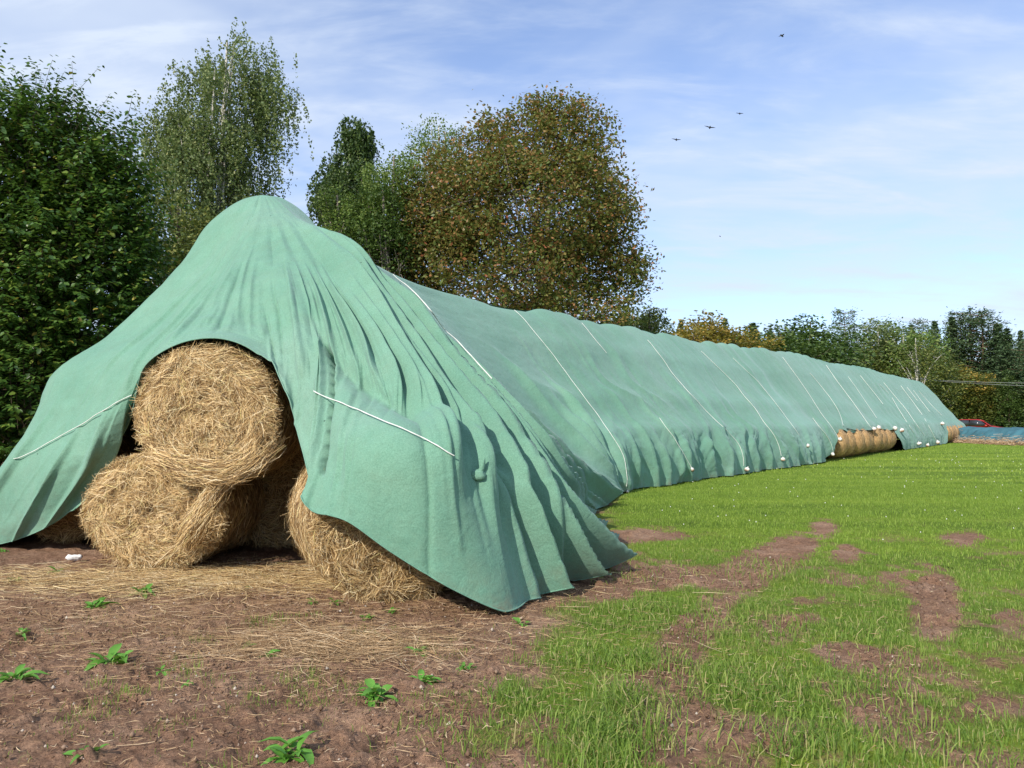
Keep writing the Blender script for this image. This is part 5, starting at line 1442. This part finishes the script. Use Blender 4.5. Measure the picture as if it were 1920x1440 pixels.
# straw line at its foot
rg = np.random.default_rng(3); n = 5000
t_ = rg.uniform(-.03, 1, n)[:, None]
C = a0 + (a1 - a0) * t_ - nrm * (2.0 + rg.normal(0, .45, n))[:, None]; C[:, 2] = rg.gamma(1.5, .09, n)
o = ribbons(C, rg.normal(0, 1, (n, 3)) * (1, 1, .2), np.tile((0, -.5, 1.0), (n, 1)), rg.uniform(.1, .3, n), rg.uniform(.04, .09, n), rg.normal(0, .1, n), M['straw_old'], 'straw_litter', None, 1)
tag(o, 'line of old straw along the foot of the blue green sheet', 'straw', kind='stuff')

# red car
paint = simple('red_paint', (0.50, 0.035, 0.03), 0.3, noise=.05, spec=.6)
glass = simple('car_glass', (0.03, 0.035, 0.04), 0.08, noise=.05, spec=.8)
rubber = simple('tyre_rubber', (0.02, 0.02, 0.02), 0.8, noise=.1)
chrome = simple('rim_metal', (0.5, 0.5, 0.5), 0.35, metal=.8, noise=.05)
lamp = simple('lamp_glass', (0.55, 0.5, 0.45), 0.2, noise=.05)
cx, cy = at_ground(1830, 70)
car = empty('parked_car', (cx, cy, float(gz(cx, cy))), R(-38)); car.scale = (1.18, 1.18, 1.22); tag(car, 'red hatchback parked behind the blue green heap under the trees', 'car')
side_p = [(-1.95, .32), (-2.02, .62), (-1.95, .92), (-1.62, 1.0), (-1.35, 1.36), (-.95, 1.46), (.1, 1.46), (.5, 1.36), (1.05, .98), (1.75, .84), (2.0, .66), (2.03, .34)]
mb = MB(); npf = len(side_p); ys = [-.86, -.80, -.62, 0, .62, .80, .86]
V_ = []
for yk in ys:
    for (x_, z_) in side_p:
        inset = 1.0
        yy_ = yk * (1 - .20 * max(0, z_ - .95) / .5)
        edge_ = (abs(yk) > .83) * .05
        V_.append((x_ * (1 - .012 * (abs(yk) > .7)), yy_, z_ - edge_ * (z_ > .9)))
Q_ = []
for a in range(len(ys) - 1):
    for b2 in range(npf - 1):
        Q_.append((a * npf + b2, a * npf + b2 + 1, (a + 1) * npf + b2 + 1, (a + 1) * npf + b2))
me_faces = [np.array(Q_)]
V_ = np.array(V_)
sideL = np.arange(npf)[None, :]; sideR = (np.arange(npf)[::-1] + (len(ys) - 1) * npf)[None, :]
bot = np.array([[0, npf - 1, (len(ys) - 1) * npf + npf - 1, (len(ys) - 1) * npf]])
np_mesh('body', V_, me_faces + [sideL, sideR, bot], paint, car)
for sgn in (-1, 1):
    for x0_, x1_, x2_, x3_ in ((-1.35, -1.12, -.42, -.42), (-.34, -.34, .32, .78)):
        yb, yt = sgn * .872, sgn * .735
        V_ = np.array([(x0_ - .1, yb, 1.0), (x3_, yb, 1.0), (x2_, yt + sgn * .02, 1.38), (x1_, yt + sgn * .02, 1.38)])
        V2 = V_ - np.array((0, sgn * .04, 0))
        np_mesh('side_window', np.concatenate([V_, V2]), [np.array([(0, 1, 2, 3), (7, 6, 5, 4), (0, 4, 5, 1), (1, 5, 6, 2), (2, 6, 7, 3), (3, 7, 4, 0)])], glass, car)
    mb = MB(); mb.box((1.93, sgn * .62, .72), (.12, .32, .13)); mb.build('headlight', lamp, car)
    mb = MB(); mb.box((-1.98, sgn * .68, .86), (.08, .2, .22)); mb.build('tail_light', paint, car)
    mb = MB(); mb.box((.72, sgn * .95, 1.0), (.14, .16, .12)); mb.build('wing_mirror', paint, car)
mb = MB(); mb.add([(.56, -.64, 1.35), (.56, .64, 1.35), (1.06, .74, 1.0), (1.06, -.74, 1.0), (.54, -.64, 1.33), (.54, .64, 1.33), (1.04, .74, .98), (1.04, -.74, .98)], [(0, 3, 2, 1), (4, 5, 6, 7), (0, 1, 5, 4), (2, 3, 7, 6)]); mb.build('windscreen', glass, car)
mb = MB(); mb.add([(-1.38, -.62, 1.36), (-1.38, .62, 1.36), (-1.66, .7, 1.02), (-1.66, -.7, 1.02), (-1.36, -.62, 1.34), (-1.36, .62, 1.34), (-1.64, .7, 1.0), (-1.64, -.7, 1.0)], [(0, 1, 2, 3), (7, 6, 5, 4), (0, 4, 5, 1), (2, 6, 7, 3)]); mb.build('rear_window', glass, car)
for xw in (-1.25, 1.25):
    for sgn in (-1, 1):
        def disc(r_, y0_, y1_, mat, nm, par):
            mb = MB(); a = np.linspace(0, 6.2832, 20, endpoint=False)
            A1 = np.stack([xw + np.cos(a) * r_, 0 * a + y0_, .31 + np.sin(a) * r_], 1); A2 = A1.copy(); A2[:, 1] = y1_
            V_ = np.concatenate([A1, A2, [[xw, y0_, .31], [xw, y1_, .31]]]); k_ = np.arange(20); k2 = (k_ + 1) % 20
            mb.add(V_, np.stack([k_, k2, k2 + 20, k_ + 20], 1), np.concatenate([np.stack([k2, k_, 0 * k_ + 40], 1), np.stack([k_ + 20, k2 + 20, 0 * k_ + 41], 1)]))
            return mb.build(nm, mat, par)
        w_ = disc(.31, sgn * .68, sgn * .885, rubber, 'wheel', car); disc(.19, sgn * .86, sgn * .90, chrome, 'rim', w_)

# utility pole and wires
pxp = 1716; Yp = 74
X_, Y_ = at_ground(pxp, Yp); ztop = at(pxp, 708, Yp)[2]
pole = empty('utility_pole', (X_, Y_, 0)); tag(pole, 'wooden utility pole with white insulators behind the far end of the stack', 'pole')
mb = MB(); mb.tube([(0, 0, 0), (0, 0, ztop * .5), (0, 0, ztop)], [.14, .12, .10], 8); mb.build('post', M['bark_grey'], pole, True)
mb = MB(); mb.box((0, 0, ztop - .35), (1.3, .1, .1)); mb.build('crossarm', M['bark_grey'], pole)
for sx in (-.55, .55):
    mb = MB(); mb.tube([(sx, 0, ztop - .3), (sx, 0, ztop - .2), (sx, 0, ztop - .1), (sx, 0, ztop - .02)], [.09, .12, .10, .05], 8); mb.build('insulator', M['plastic'], pole, True)
pX, pY = at_ground(2250, 70)
pole2 = empty('utility_pole', (pX, pY, 0)); tag(pole2, 'utility pole beyond the right edge carrying the wires', 'pole')
mb = MB(); mb.tube([(0, 0, 0), (0, 0, ztop * .5), (0, 0, ztop)], [.14, .12, .10], 8); mb.build('post', M['bark_grey'], pole2, True)
wire_m = simple('wire_metal', (.35, .36, .36), .5, noise=.05)
for k, (sx, dz, lab) in enumerate([(-.55, 0.0, 'upper overhead wire crossing before the wood'), (.55, -.45, 'lower overhead wire crossing before the wood')]):
    A0 = np.array((X_ + sx, Y_, ztop - .05 + dz * .3)); A1 = np.array((pX + sx, pY, ztop - .1 + dz))
    s_ = np.linspace(0, 1, 30)[:, None]
    W = A0 + (A1 - A0) * s_; W[:, 2] -= (4 * s_ * (1 - s_) * .55)[:, 0]
    rv, rq = tube_arrays(W, .013, 5); tag(np_mesh('overhead_wire', rv, [rq], wire_m, None, True), lab, 'wire', 'overhead wires')

# birds
dark = simple('dark_feathers', (.03, .03, .035), .8, noise=.1)
for (px, py, sp, rz, lab) in [(1466, 67, .36, .3, 'highest bird, wings spread flat'), (1387, 213, .24, 1.2, 'small bird left below the highest one'), (1331, 239, .34, 1.5, 'bird banking steeply in the middle of the sky'),
                              (1268, 262, .3, 1.3, 'leftmost bird over the rusty tree side of the sky'), (1350, 443, .16, .2, 'tiny bird low over the ridge of the stack')]:
    p = at(px, py, 60)
    b_ = empty('bird', tuple(p), rz); b_.rotation_euler = (.3, .5, rz); b_.scale = (1.35,) * 3; tag(b_, lab, 'bird', 'birds in the sky')
    v_, q_ = lumpy(sp * .14, 2, 3.0, .8, .8, 8); np_mesh('body', v_, [q_], dark, b_, True)
    for sg in (-1, 1):
        mb = MB(); V_ = np.array([(.10, 0, 0), (-.12, 0, 0), (.06, .5, .12), (-.10, .5, .12), (-.14, 1.0, .02)]) * sp * np.array((1, sg, 1))
        V_ = np.concatenate([V_, V_ - np.array((0, 0, .012))])
        mb.add(V_, [(0, 1, 3, 2), (5, 7, 8, 6)], [(2, 3, 4), (7, 9, 8)]); mb.build('wing', dark, b_)
